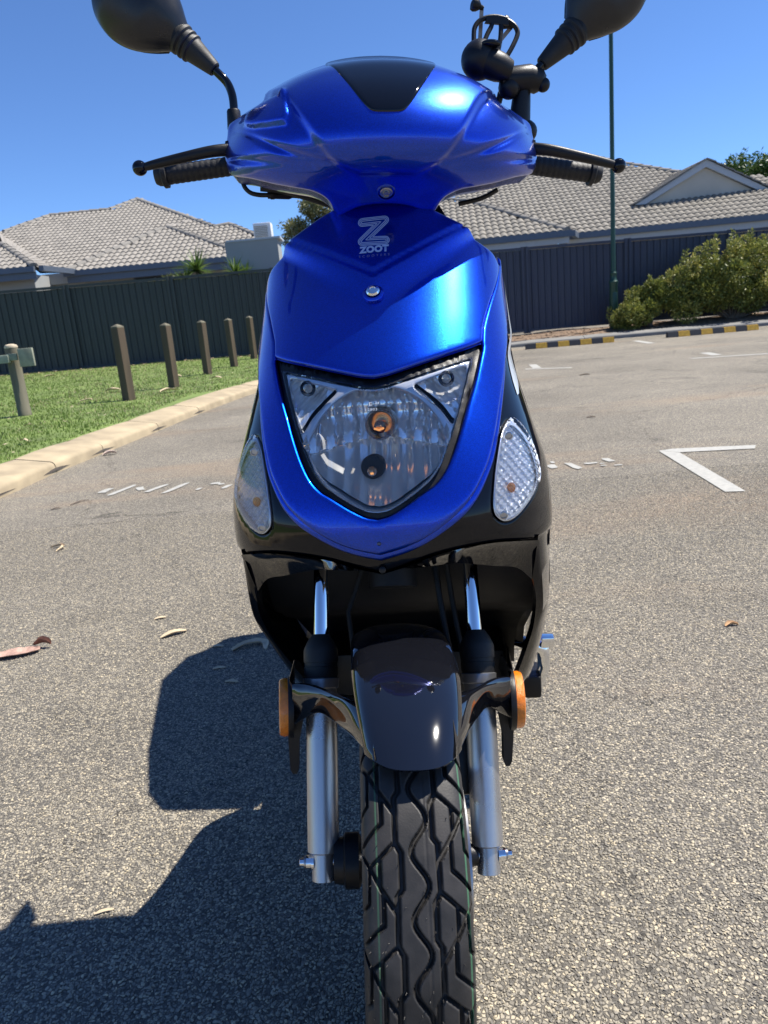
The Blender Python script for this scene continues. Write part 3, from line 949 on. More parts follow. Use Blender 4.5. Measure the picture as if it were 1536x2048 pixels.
# gablet
g = [(9.04, 3.72), (13.58, 3.72), (11.31, 4.88)]
yg = 25.5
mb = MB(); mb.prism([(9.45, 3.74), (13.17, 3.74), (11.31, 4.68)], lambda u, v, d: Vector((u, yg + .12 + d, v)) - R0, 0, .05); mb.build('gable_infill', RENDERC, hr, smooth=None)
mb = MB()
for sgn in (-1, 1):
    q = [(11.31, 4.90), (11.31, 4.68), (11.31 + sgn * 1.95, 3.72), (11.31 + sgn * 2.32, 3.72)]
    if sgn > 0: q = q[::-1]
    mb.prism([(u, v) for u, v in q], lambda u, v, d: Vector((u, yg + d, v)) - R0, 0, .10)
mb.build('barge_board', FASCIA, hr, smooth=None)
mb = MB()
for sgn in (-1, 1):
    e0 = Vector((11.31, yg - .06, 4.94)); e1 = Vector((11.31 + sgn * 2.36, yg - .06, 3.76))
    for i in range(8):
        t0, t1 = i / 8, (i + 1) / 8
        P0_, P1_ = e0.lerp(e1, t0), e0.lerp(e1, t1)
        dpt = 3.2 * (1 - t0) + .3
        q = [P0_, P1_, P1_ + Vector((0, dpt, 0)), P0_ + Vector((0, dpt, 0))]
        q = [p - R0 + Vector((0, 0, .0 if k in (0, 3) else .03)) for k, p in enumerate(q)]
        mb.add(q, [(0, 1, 2, 3)]); mb.add([q[1], q[2], q[2] - Vector((0, 0, .05)), q[1] - Vector((0, 0, .05))], [(0, 1, 2, 3)])
        mb.add([q[0], q[1], q[1] - Vector((0, 0, .05)), q[0] - Vector((0, 0, .05))], [(0, 1, 2, 3)])
tag(mb.build('gable_roof', TILE_R, hr, smooth=None), kind='stuff')

# ------------------------------------------------------------------ bollards
TIMBER = pm('weathered_dark_timber', (.085, .062, .038), .8, var=.30, scale=9, bump=.6, bscale=40, stretch=(1, 1, .12))
TIMBERG = pm('grey_treated_pine', (.14, .128, .088), .85, var=.30, scale=9, bump=.6, bscale=40, stretch=(1, 1, .15))
CUT = pm('sun_bleached_end_grain', (.50, .42, .30), .85, var=.2, scale=30)
def bollard():
    t = empty('bollard')
    w = .058; H = .93
    mb = MB()
    ring = lambda z, k=1.0: [(-w * k, -w * k, z), (w * k, -w * k, z), (w * k, w * k, z), (-w * k, w * k, z)]
    c = .006
    def oct_(z, k): 
        a, b_ = w * k, w * k - c
        return [(-b_, -a, z), (b_, -a, z), (a, -b_, z), (a, b_, z), (b_, a, z), (-b_, a, z), (-a, b_, z), (-a, -b_, z)]
    mb.grid([oct_(-.1, 1), oct_(H - .045, 1)], closed=True)
    mb.build('shaft', TIMBER, t, smooth=20)
    mb = MB(); mb.grid([oct_(H - .045, 1), oct_(H - .03, .97), oct_(H, .12)], closed=True); mb.f.append(tuple(range(16, 24)))
    mb.build('bevelled_top', TIMBERG, t, smooth=15)
    return t
b0 = bollard()
blab = ['dark square timber bollard on the lawn, nearest of the row', 'dark square timber bollard on the lawn, second from the nearest', 'dark square timber bollard on the lawn, middle one of the row', 'dark square timber bollard near the fence, second from the scooter', 'dark square timber bollard partly hidden by the blue scooter']
for i, (x, y, a) in enumerate([(-3.02, 9.3, -.52), (-2.89, 11.0, -.48), (-2.87, 13.3, -.50), (-2.66, 14.8, -.46), (-2.56, 16.8, -.50)]):
    o = b0 if i == 0 else copy_tree(b0)
    o.location = (x, y, float(lawn_z(x, y)) - .01); o.rotation_euler = (random.uniform(-.012, .012), random.uniform(-.012, .012), a)
    tag(o, blab[i], 'bollard', 'timber bollards in a row on the lawn')
bp_ = empty('barrier_post', (-3.82, 8.2, float(lawn_z(-3.82, 8.2)) - .01)); tag(bp_, 'round weathered pine post with a grey rail and plate on the lawn', 'post')
mb = MB(); mb.lathe((0, 0, -.1), (0, 0, 1), [(0, .068), (.16, .070), (.165, .067), (.80, .066), (.84, .064)], 20); mb.build('post', TIMBERG, bp_, smooth=40)
mb = MB(); mb.lathe((0, 0, .735), (0, 0, 1), [(0, .066), (.012, .068), (.03, .058), (.04, .03), (.042, .0)], 20); mb.build('bleached_top', CUT, bp_, smooth=40)
mb = MB(); mb.box((-1.15, -.09, .625), (2.3, .05, .085), bev=.008); mb.build('rail', pm('pale_green_grey_rail', (.25, .28, .22), .75, var=.2, scale=8), bp_)
mb = MB(); mb.box((.03, -.085, .64), (.11, .03, .07), bev=.004); mb.build('bracket', pm('green_grey_bracket', (.17, .20, .16), .7, var=.2), bp_)
mb = MB(); mb.box((.17, -.06, .625), (.15, .05, .19), rot=Matrix.Rotation(.12, 3, 'Z'), bev=.006); mb.build('plate', pm('lichen_grey_plate', (.24, .25, .19), .8, var=.25, scale=14), bp_)

# ------------------------------------------------------------------ lamp pole
POLE = pm('dark_green_pole_paint', (.014, .055, .040), .4, .2, var=.12, scale=8)
lp = empty('lamp_pole', (5.60, 17.25, .2)); tag(lp, 'tall dark green street lamp pole in front of the slate fence', 'street lamp')
mb = MB(); mb.lathe((0, 0, 1.15), (0, 0, 1), [(0, .056), (.3, .052), (8.2, .036)], 16); mb.build('shaft', POLE, lp)
mb = MB(); mb.lathe((0, 0, -.05), (0, 0, 1), [(0, .105), (.06, .105), (.07, .095), (1.0, .088), (1.03, .10), (1.06, .10), (1.10, .07), (1.16, .062), (1.24, .075), (1.27, .058)], 16); mb.build('base', POLE, lp)
mb = MB(); mb.box((.0, -.092, .55), (.10, .012, .45), bev=.004); mb.build('access_door', POLE, lp)
mb = MB(); mb.lathe((0, 0, 9.3), (0, 0, 1), [(0, .05), (.1, .16), (.5, .22), (.56, .24), (.75, .03)], 16); mb.build('lantern', POLE, lp)

# ------------------------------------------------------------------ wheel stops
YEL = pm('faded_yellow_reflective', (.50, .29, .03), .6, var=.2, scale=20)
RUB = pm('black_recycled_rubber', (.028, .03, .036), .75, var=.2, scale=40, bump=.4, bscale=300)
def wheel_stop():
    t = empty('wheel_stop')
    L = 1.75; n = 8; sec = [(-.075, 0), (-.045, .10), (.045, .10), (.075, 0)]
    for k in range(n):
        a, b_ = -L / 2 + L * k / n + .0015, -L / 2 + L * (k + 1) / n - .0015
        if k == 0: a += .012
        mb = MB(); mb.grid([[(a, y, z) for y, z in sec], [(b_, y, z) for y, z in sec]]); mb.f += [(0, 1, 2, 3), (7, 6, 5, 4)]
        mb.build('yellow_segment' if k % 2 == 1 else 'rubber_segment', YEL if k % 2 == 1 else RUB, t, smooth=15)
    return t
w0 = wheel_stop(); w0.location = (4.0, 15.12, .004); w0.rotation_euler = (0, 0, -.11)
tag(w0, 'black and yellow rubber wheel stop nearer to the scooter', 'wheel stop', 'wheel stops along the far kerb')
w1 = copy_tree(w0); w1.location = (6.72, 14.78, .004); w1.rotation_euler = (0, 0, -.06)
tag(w1, 'black and yellow rubber wheel stop below the big shrub', 'wheel stop', 'wheel stops along the far kerb')

# ------------------------------------------------------------------ plants
def leaf_cloud(name, clumps, n, size, mat, parent, aspect=2.2, up=.3, seed=1, shade=(0, .9), origin=(0, 0, 0)):
    """clumps: (x, y, z, rx, ry, rz); leaves sit in the outer part of every clump, each one a folded quad"""
    g = np.random.default_rng(seed)
    # stray shoots break the outline
    clumps = list(clumps) + [(c[0] + c[3] * g.normal() * .9, c[1] + c[4] * g.normal() * .5, c[2] + c[5] * (.5 + .7 * g.random()), c[3] * .28, c[4] * .28, c[5] * .75) for c in clumps]
    w = np.array([c[3] * c[4] + c[4] * c[5] + c[3] * c[5] for c in clumps]); w /= w.sum()
    idx = g.choice(len(clumps), n, p=w)
    C = np.array(clumps)[idx]
    d = g.normal(size=(n, 3)); d /= np.linalg.norm(d, axis=1)[:, None]
    rr = .55 + .5 * g.random(n) ** .6
    P = C[:, :3] + d * C[:, 3:] * rr[:, None] - np.array(origin)
    dirv = d + g.normal(size=(n, 3)) * .55 + np.array([0, 0, up]); dirv /= np.linalg.norm(dirv, axis=1)[:, None]
    sd = np.cross(dirv, g.normal(size=(n, 3))); sd /= np.linalg.norm(sd, axis=1)[:, None]
    nn = np.cross(dirv, sd)
    L = size * (.6 + .8 * g.random(n))[:, None]
    W = L / aspect
    V = np.empty((n, 4, 3))
    V[:, 0] = P; V[:, 1] = P + dirv * L * .5 + sd * W * .5 - nn * W * .12
    V[:, 2] = P + dirv * L; V[:, 3] = P + dirv * L * .5 - sd * W * .5 - nn * W * .12
    me = bpy.data.meshes.new(name)
    me.vertices.add(4 * n); me.vertices.foreach_set('co', V.reshape(-1))
    F = np.arange(4 * n).reshape(n, 4)
    T = np.stack([F[:, [0, 1, 2]], F[:, [0, 2, 3]]], 1).reshape(-1)
    me.loops.add(6 * n); me.loops.foreach_set('vertex_index', T.astype(np.int32))
    me.polygons.add(2 * n); me.polygons.foreach_set('loop_start', np.arange(0, 6 * n, 3, dtype=np.int32))
    me.update(calc_edges=True)
    a = me.attributes.new('shade', 'FLOAT', 'POINT')
    ck = g.random(len(clumps))[idx] * .35
    a.data.foreach_set('value', np.repeat(np.clip(shade[0] + ck + (shade[1] - shade[0]) * g.random(n) * .75, 0, 1), 4).astype(np.float32))
    return link_mesh(name, me, mat, parent)
def fill(cx, cy, cz, rx, ry, rz, n, r0, seed, lowcut=-1):
    g = np.random.default_rng(seed); out = []
    while len(out) < n:
        d = g.uniform(-1, 1, 3)
        q = np.linalg.norm(d)
        if q > 1 or q < .35 or d[2] < lowcut: continue
        r = r0 * g.uniform(.6, 1.25)
        out.append((cx + d[0] * rx, cy + d[1] * ry, cz + d[2] * rz, r, r, r * .8))
    return out
BARK = pm('grey_brown_bark', (.13, .105, .08), .9, var=.3, scale=10, bump=.8, bscale=40)
SHRUBM = leaf_mat('olive_shrub_leaves', [(0, (.06, .085, .020)), (.35, (.16, .19, .038)), (.7, (.29, .30, .065)), (1, (.50, .43, .12))], .5, .25)
GUMM = leaf_mat('gum_leaves', [(0, (.07, .092, .042)), (.5, (.16, .175, .07)), (1, (.28, .25, .10))], .5, .2)
DARKM = leaf_mat('dark_green_leaves', [(0, (.025, .055, .013)), (.5, (.055, .115, .022)), (1, (.13, .19, .04))], .4, .2)
YUCM = leaf_mat('yucca_leaves', [(0, (.05, .10, .018)), (.5, (.09, .16, .03)), (1, (.17, .24, .06))], .4, .3)
def shrub(name, label, loc, clumps, n, size, seed, mat=SHRUBM, cat='shrub'):
    t = empty(name, loc); tag(t, label, cat)
    g = random.Random(seed)
    mb = MB()
    for c in clumps[::2]:
        p = Vector((c[0], c[1], c[2])) - Vector(loc)
        m_ = Vector((p.x * .4 + g.uniform(-.08, .08), p.y * .4, p.z * .5))
        mb.tube([(p.x * .08, p.y * .08, -.03), m_, p], [.022, .014, .006], 6)
    mb.build('stem', BARK, t, smooth=60)
    leaf_cloud('foliage', clumps, n, size, mat, t, seed=seed, origin=loc)
    return t
shrub('sprawling_shrub', 'low sprawling olive shrub at the foot of the green lamp pole', (6.35, 17.0, .2),
      fill(6.0, 16.95, .42, .55, .3, .22, 9, .19, 3) + fill(6.55, 17.05, .66, .5, .35, .32, 12, .2, 4) + [(5.58, 16.9, .36, .14, .14, .12), (5.75, 16.85, .58, .13, .13, .16), (6.15, 17.0, .78, .14, .14, .16), (6.3, 17.0, .95, .12, .12, .18)], 22000, .056, 5)
shrub('tall_shrub', 'tall bushy olive green shrub at the right edge before the fence', (8.2, 17.0, .2),
      fill(7.35, 17.0, .85, .62, .45, .62, 22, .27, 6, -.75) + fill(8.35, 17.0, .95, .85, .5, .75, 30, .3, 7, -.8) + fill(9.5, 16.9, .95, .8, .5, .75, 22, .3, 8, -.8) + [(7.65, 17, 1.68, .15, .15, .2), (8.45, 17, 1.72, .18, .15, .2), (8.9, 17, 1.7, .2, .15, .2), (7.2, 16.8, 1.35, .14, .14, .22), (6.95, 16.8, 1.1, .14, .14, .2), (8.1, 16.7, 1.62, .16, .14, .22)], 70000, .062, 9)
# trees beyond the houses
def tree(name, label, loc, h, clumps, n, size, mat, seed):
    t = empty(name, loc); tag(t, label, 'tree')
    g = random.Random(seed); mb = MB()
    mb.tube([(0, 0, 0), (.1, 0, h * .25), (-.05, .1, h * .5)], [.22, .17, .12], 9)
    for c in clumps[::3]:
        p = Vector(c[:3]) - Vector(loc)
        mb.tube([(-.02, .05, h * .42), Vector((p.x * .5 + g.uniform(-.2, .2), p.y * .5, (p.z + h * .45) / 2)), p], [.09, .055, .02], 6)
    mb.build('trunk', BARK, t, smooth=60)
    leaf_cloud('crown', clumps, n, size, mat, t, seed=seed, aspect=2.6, up=-.2, origin=loc)
    return t
tree('gum_tree', 'thin crowned gum tree rising between the two houses', (-2.1, 40, .12), 6.4,
     fill(-2.85, 40, 5.5, .75, .8, .7, 12, .38, 21) + fill(-2.0, 40, 6.45, .75, .8, .6, 12, .36, 22) + fill(-1.2, 40.2, 6.0, .7, .8, .7, 9, .33, 23) + fill(-2.4, 40, 4.6, .8, .8, .6, 8, .32, 24) + fill(-1.2, 40, 4.8, .8, .7, .6, 6, .3, 25), 9000, .17, GUMM, 26)
tree('broad_tree', 'dense dark green tree behind the right house, at the picture edge', (18.2, 34, .12), 6.0,
     fill(16.4, 34, 5.3, 1.3, 1.0, .75, 24, .42, 31) + fill(18.4, 34, 5.3, 1.7, 1.4, .95, 34, .5, 32) + fill(20.5, 34, 5.0, 1.5, 1.2, .9, 20, .5, 33), 30000, .16, DARKM, 34)
def yucca(label, loc, n, L, seed, heads):
    t = empty('yucca_plant', loc); tag(t, label, 'plant', 'yuccas showing above the charcoal fence')
    g = random.Random(seed)
    mb = MB()
    for hx, hy, hz in heads: mb.tube([(hx * .3, hy * .3, 0), (hx * .8, hy, hz * .6), (hx, hy, hz)], [.06, .05, .045], 8)
    mb.build('stem', BARK, t, smooth=60)
    vs = []; fs = []; sh = []
    for hx, hy, hz in heads:
        for k in range(n):
            a = g.uniform(0, 6.283); el = math.asin(g.uniform(-.25, .98)); ln = L * g.uniform(.7, 1.05)
            d = Vector((math.cos(a) * math.cos(el), math.sin(a) * math.cos(el), math.sin(el)))
            sd = d.cross(Vector((0, 0, 1))).normalized(); up_ = sd.cross(d)
            o = len(vs); s_ = g.random()
            for i in range(5):
                q = i / 4; w = .026 * (1 - q) ** .7 + .001
                c_ = Vector((hx, hy, hz)) + d * ln * q - Vector((0, 0, 1)) * (.22 * ln * q * q * math.cos(el))
                vs += [c_ + sd * w + up_ * w * .5, c_, c_ - sd * w + up_ * w * .5]; sh += [s_] * 3
                if i:
                    b_ = o + 3 * i
                    fs += [(b_ - 3, b_ - 2, b_ + 1, b_), (b_ - 2, b_ - 1, b_ + 2, b_ + 1)]
    me = mesh_from('leaf_rosette', vs, fs, 60)
    at = me.attributes.new('shade', 'FLOAT', 'POINT'); at.data.foreach_set('value', np.array(sh, np.float32))
    link_mesh('leaf_rosette', me, YUCM, t)
yucca('taller green yucca above the charcoal fence, in front of the roof', (-4.25, 20.2, .12), 85, .72, 41, [(0, 0, 2.35), (-.32, .1, 2.0)])
yucca('lower green yucca above the charcoal fence, beside the grey wall', (-3.25, 20.0, .12), 80, .62, 42, [(0, 0, 2.18), (.25, .1, 2.0)])
shrub('garden_shrub', 'small dull shrub just topping the fence left of the yuccas', (-5.1, 20.3, .12), fill(-5.1, 20.3, 2.1, .55, .3, .28, 10, .16, 43), 2200, .09, 44, GUMM)

# loose aggregate of the worn surface close to the camera: real stones standing proud of the binder
def stone_mat():
    m = bpy.data.materials.new('asphalt_aggregate'); m.use_nodes = True
    n, l = nodes_of(m); b = n['Principled BSDF']
    oi = n.new('ShaderNodeObjectInfo'); cr_ = n.new('ShaderNodeValToRGB'); e = cr_.color_ramp
    e.elements[0].position = 0; e.elements[0].color = (.135, .124, .104, 1)
    e.elements[1].position = 1; e.elements[1].color = (.52, .435, .29, 1)
    for p, c in ((.20, (.165, .150, .125, 1)), (.45, (.245, .22, .175, 1)), (.78, (.31, .273, .205, 1)), (.93, (.41, .355, .25, 1))):
        k = e.elements.new(p); k.color = c
    l.new(oi.outputs['Random'], cr_.inputs['Fac'])
    tc = n.new('ShaderNodeTexCoord'); nz = n.new('ShaderNodeTexNoise'); nz.inputs['Scale'].default_value = 2.5; nz.inputs['Detail'].default_value = 5
    l.new(tc.outputs['Object'], nz.inputs['Vector'])
    mr = n.new('ShaderNodeMapRange'); mr.inputs['To Min'].default_value = .80; mr.inputs['To Max'].default_value = 1.2
    l.new(nz.outputs['Fac'], mr.inputs['Value'])
    sc_ = n.new('ShaderNodeVectorMath'); sc_.operation = 'SCALE'; l.new(cr_.outputs['Color'], sc_.inputs[0]); l.new(mr.outputs['Result'], sc_.inputs['Scale'])
    l.new(sc_.outputs['Vector'], b.inputs['Base Color']); b.inputs['Roughness'].default_value = .7
    return m
STONE = stone_mat()
def aggregate():
    me = mesh_from('aggregate', [(-1.75, .25, .0005), (1.75, .25, .0005), (1.9, 3.4, .0005), (-1.9, 3.4, .0005)], [(0, 1, 2, 3)])
    o = link_mesh('aggregate', me, ASPHALT); tag(o, kind='stuff')
    g = bpy.data.node_groups.new('aggregate_scatter', 'GeometryNodeTree')
    g.interface.new_socket('Geometry', in_out='INPUT', socket_type='NodeSocketGeometry')
    g.interface.new_socket('Geometry', in_out='OUTPUT', socket_type='NodeSocketGeometry')
    n, l = g.nodes, g.links
    gi = n.new('NodeGroupInput'); go = n.new('NodeGroupOutput')
    ds = n.new('GeometryNodeDistributePointsOnFaces'); ds.distribute_method = 'RANDOM'
    po = n.new('GeometryNodeInputPosition'); sx = n.new('ShaderNodeSeparateXYZ'); l.new(po.outputs[0], sx.inputs[0])
    mr = n.new('ShaderNodeMapRange'); mr.inputs['From Min'].default_value = 1.2; mr.inputs['From Max'].default_value = 3.4
    mr.inputs['To Min'].default_value = 56000; mr.inputs['To Max'].default_value = 4000
    l.new(sx.outputs['Y'], mr.inputs['Value'])
    l.new(gi.outputs[0], ds.inputs['Mesh']); l.new(mr.outputs['Result'], ds.inputs['Density'])
    ic = n.new('GeometryNodeMeshIcoSphere'); ic.inputs['Radius'].default_value = 1; ic.inputs['Subdivisions'].default_value = 2
    # lumpy stone
    nz = n.new('ShaderNodeTexNoise'); nz.inputs['Scale'].default_value = 1.1
    sp = n.new('GeometryNodeSetPosition'); p2 = n.new('GeometryNodeInputPosition')
    vm = n.new('ShaderNodeVectorMath'); vm.operation = 'SCALE'
    ad = n.new('ShaderNodeMath'); ad.operation = 'ADD'; ad.inputs[1].default_value = .45
    l.new(nz.outputs['Fac'], ad.inputs[0]); l.new(p2.outputs[0], vm.inputs[0]); l.new(ad.outputs[0], vm.inputs['Scale'])
    l.new(ic.outputs['Mesh'], sp.inputs['Geometry']); l.new(vm.outputs['Vector'], sp.inputs['Position'])
    sm_ = n.new('GeometryNodeSetMaterial'); sm_.inputs['Material'].default_value = STONE; l.new(sp.outputs['Geometry'], sm_.inputs['Geometry'])
    ip = n.new('GeometryNodeInstanceOnPoints'); l.new(ds.outputs['Points'], ip.inputs['Points']); l.new(sm_.outputs['Geometry'], ip.inputs['Instance'])
    rr = n.new('FunctionNodeRandomValue'); rr.data_type = 'FLOAT_VECTOR'
    rr.inputs['Min'].default_value = (-.35, -.35, 0); rr.inputs['Max'].default_value = (.35, .35, 6.283)
    l.new(rr.outputs['Value'], ip.inputs['Rotation'])
    rs = n.new('FunctionNodeRandomValue'); rs.data_type = 'FLOAT_VECTOR'
    rs.inputs['Min'].default_value = (.0009, .0009, .0006); rs.inputs['Max'].default_value = (.0034, .0026, .0015); rs.inputs['Seed'].default_value = 5
    l.new(rs.outputs['Value'], ip.inputs['Scale'])
    l.new(ip.outputs['Instances'], go.inputs[0])
    md = o.modifiers.new('scatter', 'NODES'); md.node_group = g
aggregate()

# ------------------------------------------------------------------ the scooter
# local frame: x to the viewer's right, y to the rear, z up, origin on the ground under the front axle
sc = empty('scooter', (-.0162, .67, .0), 0)
sc.matrix_world = Matrix.Translation((-.0162, .67, 0)) @ Matrix.Rotation(R(-6.1), 4, 'Z') @ Matrix.Rotation(R(.6), 4, 'Y')
tag(sc, 'glossy blue and black motor scooter parked facing the viewer', 'scooter')
ST = R(8.2); RK = R(27)
AXP = Vector((0, 0, .24)); AXD = Vector((0, math.sin(RK), math.cos(RK)))
STM = Matrix.Translation(AXP) @ Matrix.Rotation(ST, 4, AXD) @ Matrix.Translation(-AXP)
def steer(v): return tuple(STM @ Vector(v))

def table(tab):
    """smooth monotone curve through (z, value) pairs"""
    z = np.array([t[0] for t in tab]); v = np.array([t[1] for t in tab])
    h = np.diff(z); d = np.diff(v) / h
    m = np.zeros(len(z)); m[0], m[-1] = d[0], d[-1]
    for i in range(1, len(z) - 1):
        m[i] = 0 if d[i - 1] * d[i] <= 0 else (d[i - 1] * h[i] + d[i] * h[i - 1]) / (h[i] + h[i - 1])
    Z = np.linspace(z[0], z[-1], 1600)
    k = np.clip(np.searchsorted(z, Z) - 1, 0, len(h) - 1)
    t = (Z - z[k]) / h[k]
    V = (2 * t ** 3 - 3 * t * t + 1) * v[k] + (t ** 3 - 2 * t * t + t) * h[k] * m[k] + (-2 * t ** 3 + 3 * t * t) * v[k + 1] + (t ** 3 - t * t) * h[k] * m[k + 1]
    ker = np.ones(25) / 25
    V = np.convolve(np.pad(V, 12, mode='reflect', reflect_type='odd'), ker, 'valid')
    return lambda q: np.interp(q, Z, V)
ymid = table([(.30, .13), (.36, .10), (.46, .06), (.53, .036), (.555, .028), (.575, .024), (.60, .024), (.615, .026), (.65, .040), (.68, .056), (.715, .077), (.75, .100), (.79, .134), (.826, .168), (.86, .200), (.885, .222), (.93, .258), (.96, .285), (1.0, .33)])
Wd = table([(.30, .175), (.36, .188), (.42, .194), (.5, .193), (.57, .193), (.60, .192), (.64, .187), (.67, .178), (.707, .167), (.745, .157), (.78, .153), (.81, .151), (.85, .149), (.90, .147), (1.0, .145)])
Dd = table([(.30, .17), (.6, .17), (.7, .155), (.8, .14), (.9, .12), (1.0, .11)])
US = .35
def bez(t, z):
    w = Wd(z); d = Dd(z); a = .66 * w; b = .6 * d
    tc = np.clip(t, 0, 1)
    x = 3 * (1 - tc) ** 2 * tc * a + 3 * (1 - tc) * tc * tc * w + tc ** 3 * w
    y = 3 * (1 - tc) * tc * tc * (d - b) + tc ** 3 * d
    ex = np.maximum(t - 1, 0)
    return x - .02 * ex, ymid(z) + y + ex * 1.8 * d
def body(u, z):
    s = np.sign(u); x, y = bez(np.abs(u) / US, z)
    return np.stack([s * x, y, z + 0 * u], -1)
def x2u(pts):
    P = np.array(pts, float)
    x = np.abs(P[:, 0]); z = P[:, 1]
    lo = np.zeros(len(P)); hi = np.ones(len(P)) * 1.0
    for _ in range(40):
        m = (lo + hi) / 2
        less = bez(m, z)[0] < x
        lo = np.where(less, m, lo); hi = np.where(less, hi, m)
    return np.stack([np.sign(P[:, 0]) * lo * US, z], 1)
def surf_y(x, z):
    q = x2u([(x, z)])[0]
    return float(body(np.array([q[0]]), np.array([q[1]]))[0, 1])

# --- outlines in metres (x, z), one half, bottom centre to top centre
FRAME_O = [(0, .5775), (.024, .5835), (.0455, .592), (.068, .6055), (.084, .618), (.096, .630), (.107, .6465), (.1145, .661), (.1225, .684), (.1295, .709), (.1365, .732), (.1415, .752)]
LAMP_O = [(0, .6145), (.012, .6172), (.0265, .6245), (.045, .6355), (.058, .6430), (.0685, .654), (.078, .671), (.0865, .691), (.0945, .712), (.104, .7345), (.1145, .7655)]
COVER_B = [(0, .747), (.0145, .749), (.037, .7543), (.072, .7623), (.102, .7682), (.1145, .7712)]
COVER_S = [(.1155, .7790), (.1175, .789), (.1265, .8105), (.1375, .832), (.1455, .852)]
COVER_T = [(.1455, .852), (.137, .869), (.125, .879), (.108, .890), (.086, .902), (.055, .9195), (.03, .928), (0, .932)]
sm = lambda pts, n=6: cr(pts, n)
frame_side = np.array([(.1475, .775), (.149, .80), (.149, .83), (.147, .862)])
# blue frame round the lamp: outline goes up the flank and over the shoulder
fo = np.vstack([sm(FRAME_O), sm([FRAME_O[-1], (.1455, .768), (.1480, .790)])[1:]])
def wrapz(z0, z1, n, tt): return [(tt * US, z) for z in np.linspace(z0, z1, n)]
half_frame_u = np.vstack([x2u(fo), np.array(wrapz(.79, .862, 8, 1.12)), x2u(sm([(.1460, .866), (.1468, .858)])), x2u(sm(COVER_S[::-1])), x2u(sm(COVER_B[::-1]))])
half_frame_u[-1, 0] = 0; half_frame_u[0, 0] = 0
lamp_half = np.vstack([sm(LAMP_O), sm([(.1145, .7655), (.1138, .7700), (.102, .7674), (.072, .7615), (.037, .7535), (.0145, .7482), (0, .7462)])[1:]])
lamp_u = mirror_loop(x2u(lamp_half))
cover_u = mirror_loop(np.vstack([x2u(sm(COVER_B)), x2u(sm(COVER_S)), x2u(sm(COVER_T))[1:]]))
def crease(u, z):
    x = np.abs(bez(np.abs(u) / US, z)[0])
    v1 = .846 + .50 * x; v2 = .806 + .66 * x
    t = np.clip((z - v2) / np.maximum(v1 - v2, 1e-4), 0, 1)
    h = .0115 * (t * t * (3 - 2 * t)) * sstep(.145, .115, x)
    h = h - .0055 * sstep(0, .0035, .0035 - np.abs(z - v1 + .0012)) * sstep(.15, .11, x) * .45
    return h
patch('front_cover', cover_u, [], body, .0042, BLUE, sc, rim=.004, rimd=.003, skirt=.03, disp=crease, smooth=60, bstep=.004)
patch('headlight_surround', mirror_loop(half_frame_u), [lamp_u], body, .0045, BLUE, sc, rim=.005, rimd=.0035, skirt=.03, smooth=60, bstep=.0038)
# stepped bead round the outside of the surround
bead_o = x2u(np.vstack([sm([(0, .5695), (.025, .5765), (.047, .585), (.071, .5985), (.0885, .6115), (.1015, .6255), (.1125, .643), (.1205, .659), (.1285, .684), (.1355, .710), (.142, .736), (.1465, .760)])]))
bead_i = x2u(sm([(0, .586), (.045, .600), (.08, .624), (.10, .65), (.115, .69), (.125, .73), (.134, .757)]))
mir_ = np.array([-1, 1])
bead = np.vstack([bead_o, bead_i[::-1], (bead_i * mir_)[1:], (bead_o * mir_)[::-1][:-1]])
patch('surround_bead', bead, [], body, .005, BLUE, sc, rim=.0045, rimd=.004, off=-.0035, skirt=.02, smooth=60, bstep=.004, rim_holes=False)
# black side fairing: everything outside the blue, lamps cut out
SIG = [(.1405, .6915), (.1325, .685), (.1268, .6715), (.1202, .647), (.1162, .6227), (.1162, .6093), (.1195, .6015), (.1275, .5955), (.139, .5965), (.1515, .6053), (.163, .6165), (.1688, .629), (.1672, .6466), (.1607, .6667), (.1515, .6825)]
sig_r = x2u(cr(SIG, 5, True)); sig_l = sig_r * np.array([-1, 1])
LIP = [(0, .5555), (.0065, .5565), (.03, .565), (.055, .573), (.085, .577), (.115, .5768), (.14, .572), (.163, .5640)]
tmax = 1.12
lip_u = np.vstack([x2u(sm(LIP)), [(.80 * US, .563), (.95 * US, .556), (1.1 * US, .548), (tmax * US, .53)]])
top_u = np.array([(tmax * US, .80), (1.12 * US, .83), (1.0 * US, .80), (.97 * US, .775)])
top_in = x2u([(.139, .760), (.13, .745), (.118, .72), (.115, .70)])
side_half = np.vstack([lip_u, top_u, top_in, x2u([(.10, .66), (.08, .63), (.045, .606), (0, .592)])])
side_half[0, 0] = 0; side_half[-1, 0] = 0
patch('side_fairing', mirror_loop(side_half), [sig_r, sig_l], body, .0055, BLACKG, sc, rim=.004, rimd=.003, off=-.006, skirt=.012, smooth=60, bstep=.0045)

# --- headlamp
LENS_O = [(0, .6205), (.012, .6225), (.0265, .6295), (.0445, .6405), (.0565, .6490), (.0668, .662), (.0762, .682), (.0855, .703), (.0945, .7275), (.1045, .7560)]
LENS_T = [(.1045, .756), (.1025, .7585), (.0715, .7535), (.037, .7460), (.0145, .7410), (0, .739)]
lens_half = np.vstack([sm(LENS_O), sm(LENS_T)[1:]])
lens_u = mirror_loop(x2u(lens_half))
hl_ = patch('headlight', lens_u, [], body, .006, LENS, sc, off=-.001, rim=.004, rimd=.002, smooth=60, bstep=.0045)
patch('lamp_gasket', mirror_loop(x2u(lamp_half * np.array([1.006, 1]))), [mirror_loop(x2u(lens_half * np.array([.985, 1])))], body, .005, BLACKP, hl_, off=-.007, skirt=.03, smooth=60, bstep=.0035, disp=lambda u, z: .0005 * np.sin(u * 2600))
BC = np.array([0, .664]); BR = .0785
